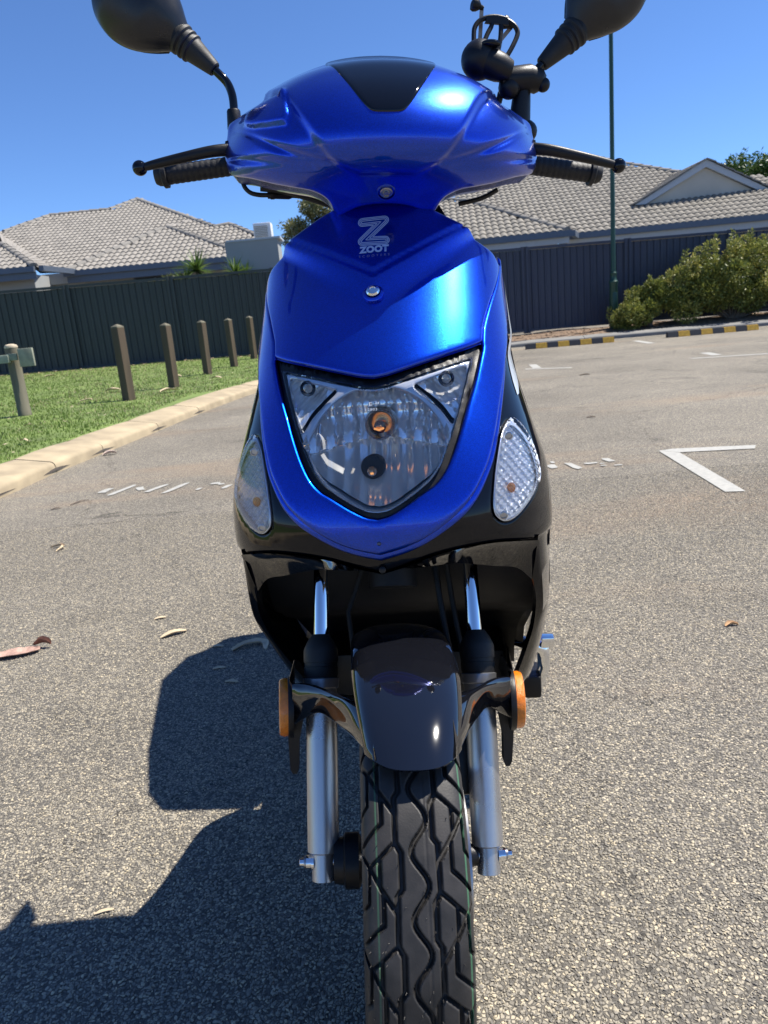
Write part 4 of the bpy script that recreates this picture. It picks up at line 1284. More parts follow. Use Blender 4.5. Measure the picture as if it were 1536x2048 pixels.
def lens_in(k):                                               # lens outline drawn in by k metres
    L = np.array(mirror_loop(lens_half)); L = resample(L, .004)
    t = np.roll(L, -1, 0) - np.roll(L, 1, 0); t /= np.linalg.norm(t, axis=1)[:, None]
    n_ = np.stack([-t[:, 1], t[:, 0]], 1)
    c = L + n_ * k
    if not pip(c[:1] * .999 + np.array([[0, .0004]]), L).all() and pdist(c, L).min() < 0: c = L - n_ * k
    ok = pip(c, L) & (pdist(c, L) > .9 * k)
    if ok.sum() < len(L) * .5:
        c = L - n_ * k; ok = pip(c, L) & (pdist(c, L) > .9 * k)
    return c[ok]
Lin = lens_in(.0015)
# bowl outline: the circle, trimmed by the drawn-in lens outline
ang = np.linspace(0, 2 * math.pi, 181)[:-1]
circ = BC + BR * np.stack([np.sin(ang), -np.cos(ang)], 1)
bowl = []
for a in ang:
    d = np.array([math.sin(a), -math.cos(a)])
    lo, hi = .0, BR
    for _ in range(24):
        m = (lo + hi) / 2
        if pip((BC + d * m)[None], Lin)[0]: lo = m
        else: hi = m
    bowl.append(BC + d * lo)
bowl = np.array(bowl)
bowl_u = x2u(bowl)
def bowl_f(u, z):
    P = body(u, z); x = P[..., 0]
    q = np.clip(((x) ** 2 + (z - .690) ** 2) / .082 ** 2, 0, 1.3)
    depth = .038 * (1 - q) + .006
    upper = z > (.678 + .004 * np.cos(x * 40))
    k = np.where(upper, .0165, .0165)
    fac = np.abs(np.sin(np.pi * (x + .004) / k))
    depth = depth - np.where(upper, .0052 * fac, .0016 * fac) - np.where(upper, .004, 0) + np.where(upper, .0025 * np.sin(z * 190), 0)
    base = ymid(np.full_like(z, .67)) + .0 + 1.15 * (z - .67) * .55
    P[..., 1] = base + .012 + depth
    return P
patch('reflector_bowl', bowl_u, [], bowl_f, .0021, MIRROR_SILVER, hl_, smooth=28, bstep=.003)
# bright bezel round the bowl with two corner pockets
pock = [(.0555, .7260), (.0690, .7135), (.0800, .6995), (.0850, .7080), (.0940, .7305), (.0995, .7500), (.0930, .7525), (.0720, .7480), (.0500, .7425), (.0420, .7380)]
pk_r = x2u(cr(pock, 4, True)); pk_l = pk_r * np.array([-1, 1])
bowl_s = x2u(BC + (bowl - BC) * .985)
BEZEL = pm('lamp_bezel_silver', (.70, .73, .78), .16, .45, var=.05, coat=.6)
patch('lamp_bezel', x2u(np.array([0, .690]) + (Lin - np.array([0, .690])) * 1.02), [bowl_s, pk_r, pk_l], body, .004, BEZEL, hl_, off=-.008, rim=.003, rimd=.0022, skirt=.028, smooth=50, bstep=.003)
def pock_f(u, z):
    P = body(u, z); x = np.abs(P[..., 0])
    q = ((x - .0735) ** 2 + (z - .7365) ** 2) / .022 ** 2
    P[..., 1] += .016 + .018 * (1 - np.clip(q, 0, 1)) + .0022 * np.abs(np.sin((x + z) * 300))
    return P
for pk in (pk_r, pk_l):
    c_ = pk.mean(0)
    patch('position_lamp_pocket', c_ + (pk - c_) * 1.06, [], pock_f, .003, MIRROR_SILVER, hl_, smooth=28, bstep=.004)
def bulb(name, x, z, dy, r, mat, parent):
    y = surf_y(x, z) + dy
    mb = MB(); mb.sphere((x, y, z), r, 20, 12, (1, 1.15, 1)); mb.build(name, mat, parent, smooth=180)
    return y
bulb('position_lamp_bulb', .0735, .7375, .017, .0085, GLASS, hl_)
bulb('position_lamp_bulb', -.0735, .7375, .017, .0085, GLASS, hl_)
yb = surf_y(0, .698) + .028
mb = MB(); mb.sphere((.003, yb, .697), .0155, 26, 16, (1, 1.25, 1)); mb.build('main_bulb', GLASS, hl_, smooth=180)
mb = MB(); mb.lathe((.003, yb + .012, .697), (0, 1, 0), [(0, .015), (.004, .017), (.012, .018), (.03, .018)], 26); mb.build('bulb_collar', pm('warm_metal_collar', (.62, .54, .44), .22, 1.0), hl_)
mb = MB(); mb.lathe((.003, yb - .010, .695), (0, 1, .05), [(0, .0035), (.004, .006), (.012, .0065), (.02, .004)], 18); mb.build('bulb_shield', pm('copper_bulb_tip', (.60, .40, .24), .2, 1.0), hl_)
fil = bpy.data.materials.new('glowing_filament'); fil.use_nodes = True
fb = fil.node_tree.nodes['Principled BSDF']; fb.inputs['Emission Color'].default_value = (1, .42, .12, 1); fb.inputs['Emission Strength'].default_value = .5; fb.inputs['Base Color'].default_value = (.5, .3, .15, 1)
mb = MB(); mb.tube([(-.002, yb - .013, .6955), (.003, yb - .0145, .694), (.008, yb - .013, .6955)], .0011, 8); mb.build('filament', fil, hl_)
ys = surf_y(-.006, .655) + .034
mb = MB(); mb.lathe((-.006, ys, .657), (.0, -1, .12), [(-.02, .0125), (0, .0125), (.003, .0115), (.0035, .006)], 24); mb.build('pilot_lamp_socket', BLACKM, hl_)
mb = MB(); mb.sphere((-.006, ys - .009, .6545), .0052, 16, 10, (1, 1.5, 1)); mb.build('pilot_lamp_bulb', pm('warm_pilot_bulb', (.62, .34, .16), .12, .5, coat=1), hl_, smooth=180)
mb = MB(); mb.tube([(-.007, ys - .0165, .6535), (-.004, ys - .0168, .6535)], .0011, 8); mb.build('filament', fil, hl_)

# --- lettering helpers (flat print that follows the panel)
def text_faces(txt, size, font_space=1.0, bold=0.0):
    cu = bpy.data.curves.new('lettering', 'FONT'); cu.body = txt; cu.size = size; cu.space_character = font_space
    cu.offset = bold; cu.resolution_u = 4
    ob = bpy.data.objects.new('lettering', cu); COL.objects.link(ob)
    dg = bpy.context.evaluated_depsgraph_get(); me = ob.evaluated_get(dg).to_mesh()
    V = np.array([tuple(v.co) for v in me.vertices]); F = [tuple(p.vertices) for p in me.polygons]
    ob.evaluated_get(dg).to_mesh_clear(); bpy.data.objects.remove(ob)
    return V, F
def print_on(name, V2, F, fmap_xz, mat, parent):
    vs = [fmap_xz(a, b) for a, b in V2]
    return link_mesh(name, mesh_from(name, vs, F, 180), mat, parent)
def on_cover(x, z):
    q = x2u([(x, z)])[0]; u = np.array([q[0]]); zz = np.array([q[1]])
    P = body(u, zz)[0]; h = float(crease(u, zz)[0])
    n_ = Vector((float(surf_y(x - .002, z) - surf_y(x + .002, z)) / .004 * -1, -1, float(surf_y(x, z + .002) - surf_y(x, z - .002)) / .004)).normalized()
    return Vector(P) + n_ * (h + .0007)
def fit(V, x0, x1, z0, z1):
    lo, hi = V.min(0), V.max(0)
    return np.stack([x0 + (V[:, 0] - lo[0]) / (hi[0] - lo[0]) * (x1 - x0), z0 + (V[:, 1] - lo[1]) / (hi[1] - lo[1]) * (z1 - z0)], 1)
V, F = text_faces('ZOOT', .01, 1.08, .0006); print_on('badge_lettering', fit(V, -.0150, .0170, .8665, .8745), F, on_cover, LOGO, sc)
LOGOD = pm('faint_logo_print', (.16, .20, .42), .45, 0)
V, F = text_faces('SCOOTERS', .004, 1.9); print_on('badge_lettering', fit(V, -.0150, .0178, .8618, .8643), F, on_cover, LOGOD, sc)
# the striped Z
zp = np.array([(-.0115, .9030), (.0125, .9035), (-.0115, .8805), (.0130, .8795)])
def off_path(d):
    # parallel line at distance d on both sides, joined round the two ends
    out = []
    for sg in (1, -1):
        pts = zp if sg == 1 else zp[::-1]
        side = []
        for i, p in enumerate(pts):
            if i in (0, 3):
                t = pts[1] - pts[0] if i == 0 else pts[3] - pts[2]
                t = t / np.linalg.norm(t); n_ = np.array([-t[1], t[0]]); side.append(p + n_ * d)
            else:
                t1 = pts[i] - pts[i - 1]; t2 = pts[i + 1] - pts[i]
                t1 /= np.linalg.norm(t1); t2 /= np.linalg.norm(t2)
                n1 = np.array([-t1[1], t1[0]]); n2 = np.array([-t2[1], t2[0]])
                b = n1 + n2; b /= np.linalg.norm(b); cs = b @ n1
                cross = t1[0] * t2[1] - t1[1] * t2[0]
                if cross > 0: side.append(p + b * d / max(cs, .35))     # inner corner
                else:
                    for q in np.linspace(0, 1, 7):
                        a1 = math.atan2(n1[1], n1[0]); a2 = math.atan2(n2[1], n2[0])
                        while a2 - a1 > math.pi: a2 -= 2 * math.pi
                        while a2 - a1 < -math.pi: a2 += 2 * math.pi
                        a_ = a1 + (a2 - a1) * q; side.append(p + np.array([math.cos(a_), math.sin(a_)]) * d)
        out += side
        t = pts[3] - pts[2]; t /= np.linalg.norm(t); a0 = math.atan2(t[0], -t[1])
        for q in np.linspace(0, 1, 9)[1:-1]:
            a_ = math.atan2(t[1], t[0]) + math.pi / 2 - math.pi * q
            out.append(pts[3] + np.array([math.cos(a_), math.sin(a_)]) * d)
    return np.array(out)
lv = []; lf = []
for d in (.0046, .0031, .0014):
    pth = resample(off_path(d), .0016)
    t = np.roll(pth, -1, 0) - np.roll(pth, 1, 0); t /= np.maximum(np.linalg.norm(t, axis=1), 1e-9)[:, None]
    n_ = np.stack([-t[:, 1], t[:, 0]], 1); o = len(lv); m = len(pth)
    hw = .00045
    for p, q in zip(pth, n_): lv += [p + q * hw, p - q * hw]
    for i in range(m):
        j = (i + 1) % m
        lf.append((o + 2 * i, o + 2 * j, o + 2 * j + 1, o + 2 * i + 1))
print_on('badge_emblem', lv, lf, on_cover, LOGO, sc)
def on_lens(x, z): return (x, surf_y(x, z) - .0005, z)
LENSP = pm('moulded_lens_marking', (.6, .62, .66), .4)
V, F = text_faces('12803', .004, 1.15); print_on('lens_marking', fit(V, -.0085, .0030, .7145, .7168), F, on_lens, LENSP, hl_)
V, F = text_faces('E', .004); print_on('lens_marking', fit(V, -.0050, -.0018, .7190, .7225), F, on_lens, LENSP, hl_)
V, F = text_faces('74', .004); print_on('lens_marking', fit(V, .0012, .0052, .7205, .7225), F, on_lens, LENSP, hl_)
# hexagon bolt / lock on the cover
p = on_cover(.0, .826); nrm = Vector((0, -.74, .67))
mb = MB(); mb.lathe(p - nrm * .004, nrm, [(0, .0115), (.004, .0115), (.006, .0095), (.0062, .0085), (.0035, .0078)], 28); mb.build('bolt_surround', BLUE, sc)
mb = MB(); mb.lathe(p - nrm * .001, nrm, [(0, .0075), (.005, .0075), (.0068, .0062), (.0072, .0035), (.0062, .003), (.0062, 0)], 24); mb.build('chrome_bolt', CHROME, sc)
mb = MB(); q = surf_y(0, .5925); mb.lathe((0, q + .001, .5905), (0, -1, .15), [(0, .0022), (.0015, .0022), (.0025, .0012)], 12); mb.build('trim_pin', DARKBLUE, sc)
mb = MB(); q = surf_y(0, .5615); mb.lathe((.0005, q + .004, .5615), (0, -1, .0), [(0, .0035), (.002, .0035), (.004, .002)], 12); mb.build('trim_pin', BLACKM, sc)

# --- turn signals
SIGREF = pm('crystal_signal_reflector', (.86, .87, .89), .10, .55, var=.05, bump=.7, bscale=420)
for sgn, sg in ((1, sig_r), (-1, sig_l)):
    c_ = sg.mean(0)
    ts = patch('turn_signal', c_ + (sg - c_) * .965, [], body, .004, SIGLENS, sc, off=-.002, rim=.004, rimd=.002, smooth=60)
    def sref(u, z):
        P = body(u, z); x = np.abs(P[..., 0])
        q = ((x - .141) / .03) ** 2 + ((z - .638) / .055) ** 2
        P[..., 1] += .010 + .012 * np.clip(1 - q, 0, 1)
        rb = np.sin((x * .80 + z * .60) * 1050)
        P[..., 1] += .0014 * rb + .0009 * np.sin((x * .6 - z * .8) * 1150)
        return P
    patch('signal_reflector', c_ + (sg - c_) * 1.0, [], sref, .0016, SIGREF, ts, smooth=25)
    patch('signal_rim', c_ + (sg - c_) * .985, [c_ + (sg - c_) * .91], body, .003, BEZEL, ts, off=-.0045, rim=.001, rimd=.0008, skirt=.012, smooth=50)
    bx, bz = sgn * .134, .625
    mb = MB(); mb.sphere((bx, surf_y(bx, bz) + .017, bz), .0045, 16, 10, (1, .7, 1.2)); mb.build('amber_bulb', AMBERG, ts, smooth=180)
    for sx, sz in ((.1235, .6045), (.1345, .6765)):
        yy = surf_y(sx, sz)
        mb = MB(); mb.lathe((sgn * sx, yy - .0005, sz), (0, -1, .0), [(0, .0042), (.0012, .0042), (.0016, .0030), (-.0006, .0026), (-.0008, 0)], 16); mb.build('signal_screw', STEEL, ts)

# --- side decals
def on_side(u, z, o=None):
    o = -.0053 + .0059 * float(sstep(.752, .778, z))
    P = body(np.array([u]), np.array([z]))[0]
    x0 = body(np.array([u + .003]), np.array([z]))[0] - P; z0 = body(np.array([u]), np.array([z + .003]))[0] - P
    n_ = np.cross(x0, z0); n_ /= np.linalg.norm(n_)
    if n_[0] * P[0] < 0: n_ = -n_
    return P + n_ * o
def decal(poly, sgn):
    vs = [on_side(sgn * t * US, z) for t, z in poly]
    return vs
for sgn in (1, -1):
    mb = MB()
    for strip in ([(.925, .838, .935, .838), (.88, .81, .965, .81), (.85, .785, 1.0, .785), (.81, .765, 1.01, .765), (.775, .745, .99, .747), (.755, .727, .90, .729), (.748, .709, .755, .709)],
                  [(.955, .752, 1.02, .750), (.93, .739, 1.0, .737), (.90, .729, .93, .727)],
                  [(.80, .795, .805, .797), (.835, .808, .842, .809), (.87, .822, .877, .822)]):
        rows = []
        for a, b in zip(strip[:-1], strip[1:]):
            for k in range(5):
                t = k / 5
                ta, za, tb, zb = [a[i] + (b[i] - a[i]) * t for i in range(4)]
                rows.append([on_side(sgn * (ta + (tb - ta) * j / 4) * US, za + (zb - za) * j / 4) for j in range(5)])
        mb.grid(rows)
    mb.build('side_decal', DECAL, sc, smooth=180)

# --- lower fairing: flange under the lip, then the tub round the wheel
flange_out = [(x, surf_y(x, z) + .004, z - .001) for x, z in [(.0, .557), (.03, .566), (.055, .574), (.085, .578), (.115, .5775), (.14, .5725), (.1625, .5645)]]
flange_in = [(.0, .052, .552), (.035, .056, .553), (.069, .066, .5525), (.088, .074, .5485), (.114, .088, .540), (.1385, .105, .531), (.1555, .118, .512)]
rows_o = cr(flange_out, 5); rows_i = cr(flange_in, 5)
for sgn in (1, -1):
    f = np.array([sgn, 1, 1])
    mb = MB(); mb.grid([[p * f for p in rows_o], [(p * .7 + q * .3 + np.array([0, .004, .0])) * f for p, q in zip(rows_o, rows_i)], [q * f for q in rows_i], [(q + np.array([0, .008, .004])) * f for q in rows_i]])
    mb.build('fairing_flange', BLACKG, sc, smooth=60)
    rim_i = cr([(.1555, .118, .512), (.1600, .126, .490), (.1610, .145, .462), (.1600, .170, .430), (.1560, .200, .395), (.1510, .235, .355), (.1430, .280, .305), (.130, .34, .25)], 5)
    rim_o = cr([(.1640, .0900, .5630), (.1670, .108, .528), (.1685, .126, .490), (.1690, .146, .460), (.1670, .176, .425), (.1640, .214, .380), (.1570, .275, .312), (.145, .34, .25)], 5)
    side = cr([(.1915, .20, .545), (.1905, .22, .520), (.1895, .235, .490), (.1880, .25, .460), (.1850, .265, .420), (.1800, .290, .375), (.1700, .32, .315), (.155, .37, .25)], 5)
    back_ = cr([(.188, .228, .545), (.187, .235, .52), (.187, .243, .49), (.186, .258, .455), (.186, .30, .415), (.187, .375, .388), (.186, .45, .355), (.172, .49, .25)], 5)
    for q_ in (rim_o, side, back_):
        k_ = sstep(.47, .56, q_[:, 2]); q_[:, 0] *= 1 - .016 * k_; q_[:, 1] += .006 * k_; q_[:, 2] += .006 * k_
    mid = rim_o * .45 + side * .55 + np.array([.003, -.012, 0]) * (1 - sstep(.44, .56, rim_o[:, 2]))[:, None]
    mb = MB(); mb.grid([[p * f for p in r] for r in (rim_i + np.array([-.001, .02, 0]), rim_i, rim_i * .5 + rim_o * .5 + np.array([0, -.002, 0]), rim_o, mid, side, back_)])
    mb.build('lower_fairing', BLACKG, sc, smooth=50)
# dark inside of the shield, tunnel and steering column
mb = MB()
rows = []
for z in np.linspace(.24, .60, 10):
    w = float(Wd(max(z, .3))) - .018; rows.append([(w * math.sin(a), float(np.interp(z, [.24, .33, .37, .40, .45, .6], [.48, .44, .39, .32, .243, .238])) - .01 * math.sin(a) ** 2, z) for a in np.linspace(-math.pi / 2, math.pi / 2, 15)])
mb.grid(rows); mb.build('inner_shield', BLACKM, sc, smooth=60)
mb = MB(); mb.grid([[(x, .07 + 1.2 * x * x, .553), (x, .232, .565)] for x in np.linspace(-.145, .145, 15)]); mb.build('upper_splash_guard', BLACKM, sc, smooth=60)
mb = MB(); mb.tube([(0, .145, .50), (0, .30, .85), (0, .33, .93)], .028, 18); mb.build('steering_column', BLACKM, sc, fx=steer)
mb = MB()
for k, (a, b) in enumerate([(.055, .066), (.042, .05), (-.05, -.07)]):
    mb.tube([(a, .23, .57), (a + .004, .235, .50), (b, .22, .44), (b + .01, .18, .38)], .0035, 8)
mb.build('brake_hose', RUBBER, sc)
# leg shield back, floor, seat and tail (mostly seen by its shadow)
mb = MB()
rows = []
for z in np.linspace(.26, .93, 14):
    w = (float(Wd(max(z, .3))) - .004) * (1 if z < .80 else 1 - (z - .80) * 3.6)
    y0 = float(np.interp(z, [.26, .33, .37, .40, .45, .6, .7, .8, .93], [.49, .46, .41, .34, .255, .25, .27, .29, .315]))
    rows.append([(w * s_, y0 - .02 * s_ * s_ + .0, z) for s_ in np.linspace(-1, 1, 13)])
mb.grid(rows); mb.build('leg_shield', BLACKP, sc, smooth=50)
mb = MB()                                                     # flanks that close the body behind the front panels
for sgn in (1, -1):
    rows = []
    for z in np.linspace(.52, .835, 14):
        w = float(Wd(z)); y0 = float(ymid(z) + Dd(z) * .96)
        yb_ = float(np.interp(z, [.26, .33, .37, .40, .45, .6, .7, .8, .93], [.49, .46, .41, .34, .255, .25, .27, .29, .315]))
        k = 1 if z < .80 else 1 - (z - .80) * 2.6
        rows.append([(sgn * (w - .006) * k, y0 + .01, z), (sgn * (w - .005) * k, max((y0 + yb_) / 2, y0 + .012), z), (sgn * (w - .006) * (1 if z < .80 else 1 - (z - .80) * 3.6), max(yb_ - .005, y0 + .02), z)])
    mb.grid(rows)
mb.build('shield_flank', BLUE, sc, smooth=50)
mb = MB(); mb.grid([[(x, .245 + 1.9 * x * x, .925 - 3.3 * x * x), (x, .275 + 1.2 * x * x, .924 - 3.6 * x * x), (x, .315, .905 - 3.8 * x * x)] for x in np.linspace(-.14, .14, 15)]); mb.build('shield_top', BLUE, sc, smooth=60)
mb = MB(); mb.box((0, .53, .25), (.30, .30, .05), bev=.015); mb.box((0, .40, .27), (.28, .1, .10), bev=.02); mb.build('floorboard', BLACKP, sc)
mb = MB()
secs = [(.58, .105, .30, .70), (.68, .135, .28, .72), (.87, .172, .34, .78), (1.07, .195, .44, .87), (1.22, .185, .60, .90), (1.32, .13, .70, .88)]
rows = []
for y, w, z0, z1 in secs:
    rows.append([(w * math.copysign(abs(math.cos(a)) ** .5, math.cos(a)), y, (z0 + z1) / 2 + (z1 - z0) / 2 * math.copysign(abs(math.sin(a)) ** .6, math.sin(a))) for a in np.linspace(0, 2 * math.pi, 24, endpoint=False)])
mb.grid([[Vector(p) for p in r] for r in rows], closed=True); mb.f += [tuple(range(24)), tuple(5 * 24 + k for k in range(24))]
mb.build('rear_body', BLUE, sc, smooth=50)
mb = MB(); rows = []
for y, w, z0, z1 in [(.565, .085, .70, .745), (.62, .115, .70, .785), (.77, .155, .71, .83), (.92, .175, .72, .885), (1.10, .185, .80, .955), (1.23, .16, .83, .955), (1.31, .08, .84, .92)]:
    rows.append([(w * math.copysign(abs(math.cos(a)) ** .6, math.cos(a)), y, (z0 + z1) / 2 + (z1 - z0) / 2 * math.copysign(abs(math.sin(a)) ** .7, math.sin(a))) for a in np.linspace(0, 2 * math.pi, 20, endpoint=False)])
mb.grid([[Vector(p) for p in r] for r in rows], closed=True); mb.f += [tuple(range(20)), tuple(6 * 20 + k for k in range(20))]
mb.build('seat', SEATM, sc, smooth=60)
mb = MB(); mb.box((0, 1.33, .79), (.12, .03, .05), bev=.01); mb.build('tail_light', pm('red_tail_lens', (.4, .01, .01), .2, coat=1), sc)
def wheel_tyre_simple(y, z, Rr, w):
    mb = MB(); n = 48; pr = [(-.7, -.055), (-.95, -.03), (-1, -.012), (-.8, -.002), (0, 0), (.8, -.002), (1, -.012), (.95, -.03), (.7, -.055)]
    mb.grid([[(a * w, y + (Rr + r) * math.sin(t), z + (Rr + r) * math.cos(t)) for t in np.linspace(0, 2 * math.pi, n, endpoint=False)] for a, r in pr], closed=True)
    return mb
wheel_tyre_simple(1.13, .235, .235, .05).build('rear_tyre', RUBBER, sc, smooth=60)
mb = MB(); mb.lathe((-.045, 1.13, .235), (1, 0, 0), [(0, .18), (.01, .165), (.04, .05), (.05, .05), (.08, .165), (.09, .18)], 30); mb.build('rear_rim', SILVER, sc)
mb = MB(); mb.box((.10, .98, .28), (.07, .45, .12), bev=.03); mb.build('engine_case', SILVER, sc)
mb = MB(); mb.tube([(-.13, .85, .28), (-.145, 1.0, .30), (-.15, 1.30, .36)], [.03, .055, .05], 16); mb.build('exhaust', BLACKP, sc)
# side stand, chrome foot kicked out on the viewer's right
mb = MB(); mb.tube([(.145, .47, .275), (.185, .475, .270), (.205, .478, .255), (.206, .478, .225), (.195, .478, .19)], [.011, .011, .011, .0105, .010], 14); mb.box((.212, .476, .272), (.022, .022, .018), bev=.003)
mb.build('stand_lever', CHROME, sc)
mb = MB(); mb.box((.185, .49, .195), (.03, .06, .04), bev=.006); mb.build('stand_bracket', BLACKP, sc)

# ================================================================== parts that turn with the handlebar
ycw = table([(.88, .31), (.90, .272), (.92, .238), (.94, .207), (.955, .182), (.968, .168), (.985, .162), (1.0, .166), (1.02, .178), (1.045, .203), (1.07, .24), (1.09, .285), (1.11, .34), (1.14, .42)])
CO = [(0, .926), (.015, .9255), (.03, .9235), (.044, .919), (.0535, .9155), (.0585, .920), (.0665, .9315), (.082, .939), (.105, .944), (.128, .9495), (.155, .9585), (.177, .966), (.1845, .972), (.188, .981), (.1905, 1.0), (.1885, 1.020), (.184, 1.0335), (.172, 1.0425), (.150, 1.0545), (.127, 1.0665), (.097, 1.081), (.064, 1.0927), (.03, 1.099), (0, 1.1008)]
cowl_loop = mirror_loop(cr(CO, 5))
DOME = np.vstack([cr([(.03, .9535), (.055, .964), (.072, .981), (.087, 1.003), (.101, 1.025), (.116, 1.040), (.128, 1.049), (.14, 1.075), (.06, 1.14)], 5)])
DOME = np.vstack([DOME, DOME[::-1] * np.array([-1, 1])])
SWO = cr([(.174, 1.0165), (.150, 1.003), (.115, .9850), (.0727, .9672), (.0556, .9628), (.078, .9640), (.1004, .9677), (.1307, .9853), (.155, 1.004)], 4, True)
SWO2 = cr([(.182, .985), (.14, .9765), (.10, .968), (.07, .9605), (.085, .959), (.11, .9625), (.15, .972)], 4, True)
EAR = np.array([(-.1575, 1.0145), (-.1560, 1.0235), (-.1442, 1.0310), (-.114, 1.0375), (-.1045, 1.0385), (-.1010, 1.012), (-.1050, 1.0035), (-.125, 1.005), (-.143, 1.008)])
def sd(P, poly):
    d = pdist(P, poly); return np.where(pip(P, poly), -d, d)
def cowl_f(x, z):
    y = ycw(z) + 2.2 * x * x + 45 * np.abs(x) ** 4
    P = np.stack([x, z], -1)
    ins = pip(P, cowl_loop); d = pdist(P, cowl_loop)
    w = np.where(ins, np.clip(1 - d / .040, 0, 1), 1) ** 2.3 * sstep(.985, 1.03, z)
    y = y + w * np.maximum(.322 - y, 0)
    return np.stack([x, y, z], -1)
def cowl_d(x, z):
    P = np.stack([x, z], -1); Q = np.stack([np.abs(x), z], -1)
    h = .0065 * sstep(.004, -.006, sd(P, DOME))
    s1 = sd(Q, SWO)
    h = h - .0050 * sstep(.0030, -.0065, s1)
    h = h - .0022 * sstep(.003, -.004, sd(Q, SWO2))
    h = h + .0060 * sstep(.0022, -.0032, sd(P, EAR)) * sstep(-.162, -.15, x)
    return h
cowl = patch('handlebar_cowl', cowl_loop, [], cowl_f, .0024, BLUE, sc, rim=.006, rimd=.004, skirt=.05, disp=cowl_d, fx=steer, smooth=50, bstep=.0045)
VIS = cr([(0, 1.0033), (.0135, 1.0040), (.0205, 1.0085), (.0290, 1.0195), (.0425, 1.0410), (.0560, 1.0640)], 5)
VIS = np.vstack([VIS, cr([(.0560, 1.0640), (.0600, 1.0745), (.0635, 1.090), (.045, 1.0962), (.02, 1.0995), (0, 1.1003)], 5)[1:]])
patch('smoked_visor', mirror_loop(VIS), [], cowl_f, .004, VISOR, sc, rim=.003, rimd=.0022, disp=lambda x, z: cowl_d(x, z) + .0016, fx=steer, smooth=60, bstep=.004)
def cowl_pt(x, z):
    return Vector(cowl_f(np.array([x]), np.array([z]))[0])
# recessed bolt under the belt
p = cowl_pt(0, .9385) + Vector((0, -.001, 0)); nr = Vector((0, -.62, -.78))
mb = MB(); mb.lathe(p - nr * .004, nr, [(0, .0105), (.005, .0105), (.0055, .0095), (.0035, .0088), (.003, .0)], 28); mb.build('bolt_recess', BLUE, sc, fx=steer)
mb = MB(); mb.lathe(p, nr, [(0, .0068), (.0022, .0068), (.0026, .0062), (.0026, .0042), (.0054, .0040), (.0056, .0030), (.0040, .0026), (.0040, 0)], 28); mb.build('cowl_bolt', STEEL, sc, fx=steer)
# dashboard side of the cowl
mb = MB()
L = resample(cowl_loop, .01)
c0 = []; c1 = []
for x, z in L:
    q = cowl_pt(x, z); c0.append(Vector((x * .96, q.y + .045, .995 + (z - .995) * .86))); c1.append(Vector((x * .7, .362, .995 + (z - .995) * .55)))
mb.grid([c0, c1], closed=True); mb.f.append(tuple(len(c0) + k for k in range(len(c0)))); mb.build('dashboard', BLACKP, sc, fx=steer, smooth=50)

# --- handlebar ends: grips, levers, cables
GRIPM = pm('ribbed_grip_rubber', (.013, .013, .014), .6, var=.15, scale=60, bump=.3, bscale=250)
for sg in (-1, 1):
    a = Vector((sg * .150, .352, .9965)); b = Vector((sg * .280, .352, .9800)); d = (b - a).normalized(); L_ = (b - a).length
    prof = [(0, .0105), (.015, .0105)]
    for k in range(14):
        h = .02 + k * .0072; prof += [(h, .0110), (h + .0022, .0115), (h + .0046, .0115), (h + .0066, .0110)]
    prof += [(L_ - .012, .0115), (L_ - .011, .0150), (L_ - .006, .0150), (L_ - .004, .0120), (L_, .0115), (L_ + .004, .009)]
    mb = MB(); mb.lathe(a, d, prof, 24); mb.build('grip', GRIPM, sc, fx=steer, smooth=40)
    # lever blade: flat, rounded, with a ball end
    pts = cr([(sg * .165, .315, 1.0035), (sg * .200, .300, .9985), (sg * .240, .298, .9905), (sg * .272, .301, .9843), (sg * .284, .303, .9820)], 6)
    rows = []
    for i, q in enumerate(pts):
        t = i / (len(pts) - 1); hh = .0074 * (1 - t) + .0046 * t; ww = .0060 * (1 - t) + .0045 * t
        rows.append([(q[0], q[1] + ww * math.cos(k), q[2] + hh * math.copysign(abs(math.sin(k)) ** .7, math.sin(k))) for k in np.linspace(0, 2 * math.pi, 14, endpoint=False)])
    mb = MB(); mb.grid(rows, closed=True); mb.f += [tuple(range(14)), tuple(len(rows) * 14 - 14 + k for k in range(14))]
    lev = mb.build('brake_lever', BLACKP, sc, fx=steer, smooth=60)
    mb = MB(); mb.sphere((sg * .290, .304, .981), .0088, 18, 12); mb.build('ball_end', BLACKG, lev, fx=steer, smooth=180)
    mb = MB(); mb.box((sg * .172, .335, 1.002), (.034, .055, .022), bev=.005); mb.build('lever_perch', BLACKP, sc, fx=steer)
# throttle cable and its adjuster hanging under the left side
mb = MB(); mb.tube(cr([(-.172, .345, .985), (-.172, .334, .968), (-.165, .33, .958), (-.154, .33, .9545), (-.139, .33, .954), (-.112, .332, .9535), (-.085, .335, .951), (-.055, .33, .94)], 6), .0028, 10); cab = mb.build('throttle_cable', RUBBER, sc, fx=steer)
mb = MB(); mb.tube([(-.142, .33, .9540), (-.139, .33, .954), (-.1385, .33, .954), (-.134, .33, .954), (-.1335, .33, .954), (-.116, .332, .9537), (-.112, .332, .9535)], [.0044, .0044, .0052, .0052, .0046, .0046, .003], 12); mb.build('cable_adjuster', BLACKP, cab, fx=steer)
mb = MB(); mb.tube(cr([(-.150, .325, .9615), (-.125, .325, .9585), (-.095, .325, .951), (-.06, .325, .94)], 5), .0040, 8); mb.build('wiring_loom', RUBBER, sc, fx=steer)
mb = MB(); mb.tube(cr([(.10, .35, .945), (.13, .35, .952), (.15, .352, .962)], 5), .003, 8); mb.build('brake_cable', RUBBER, sc, fx=steer)

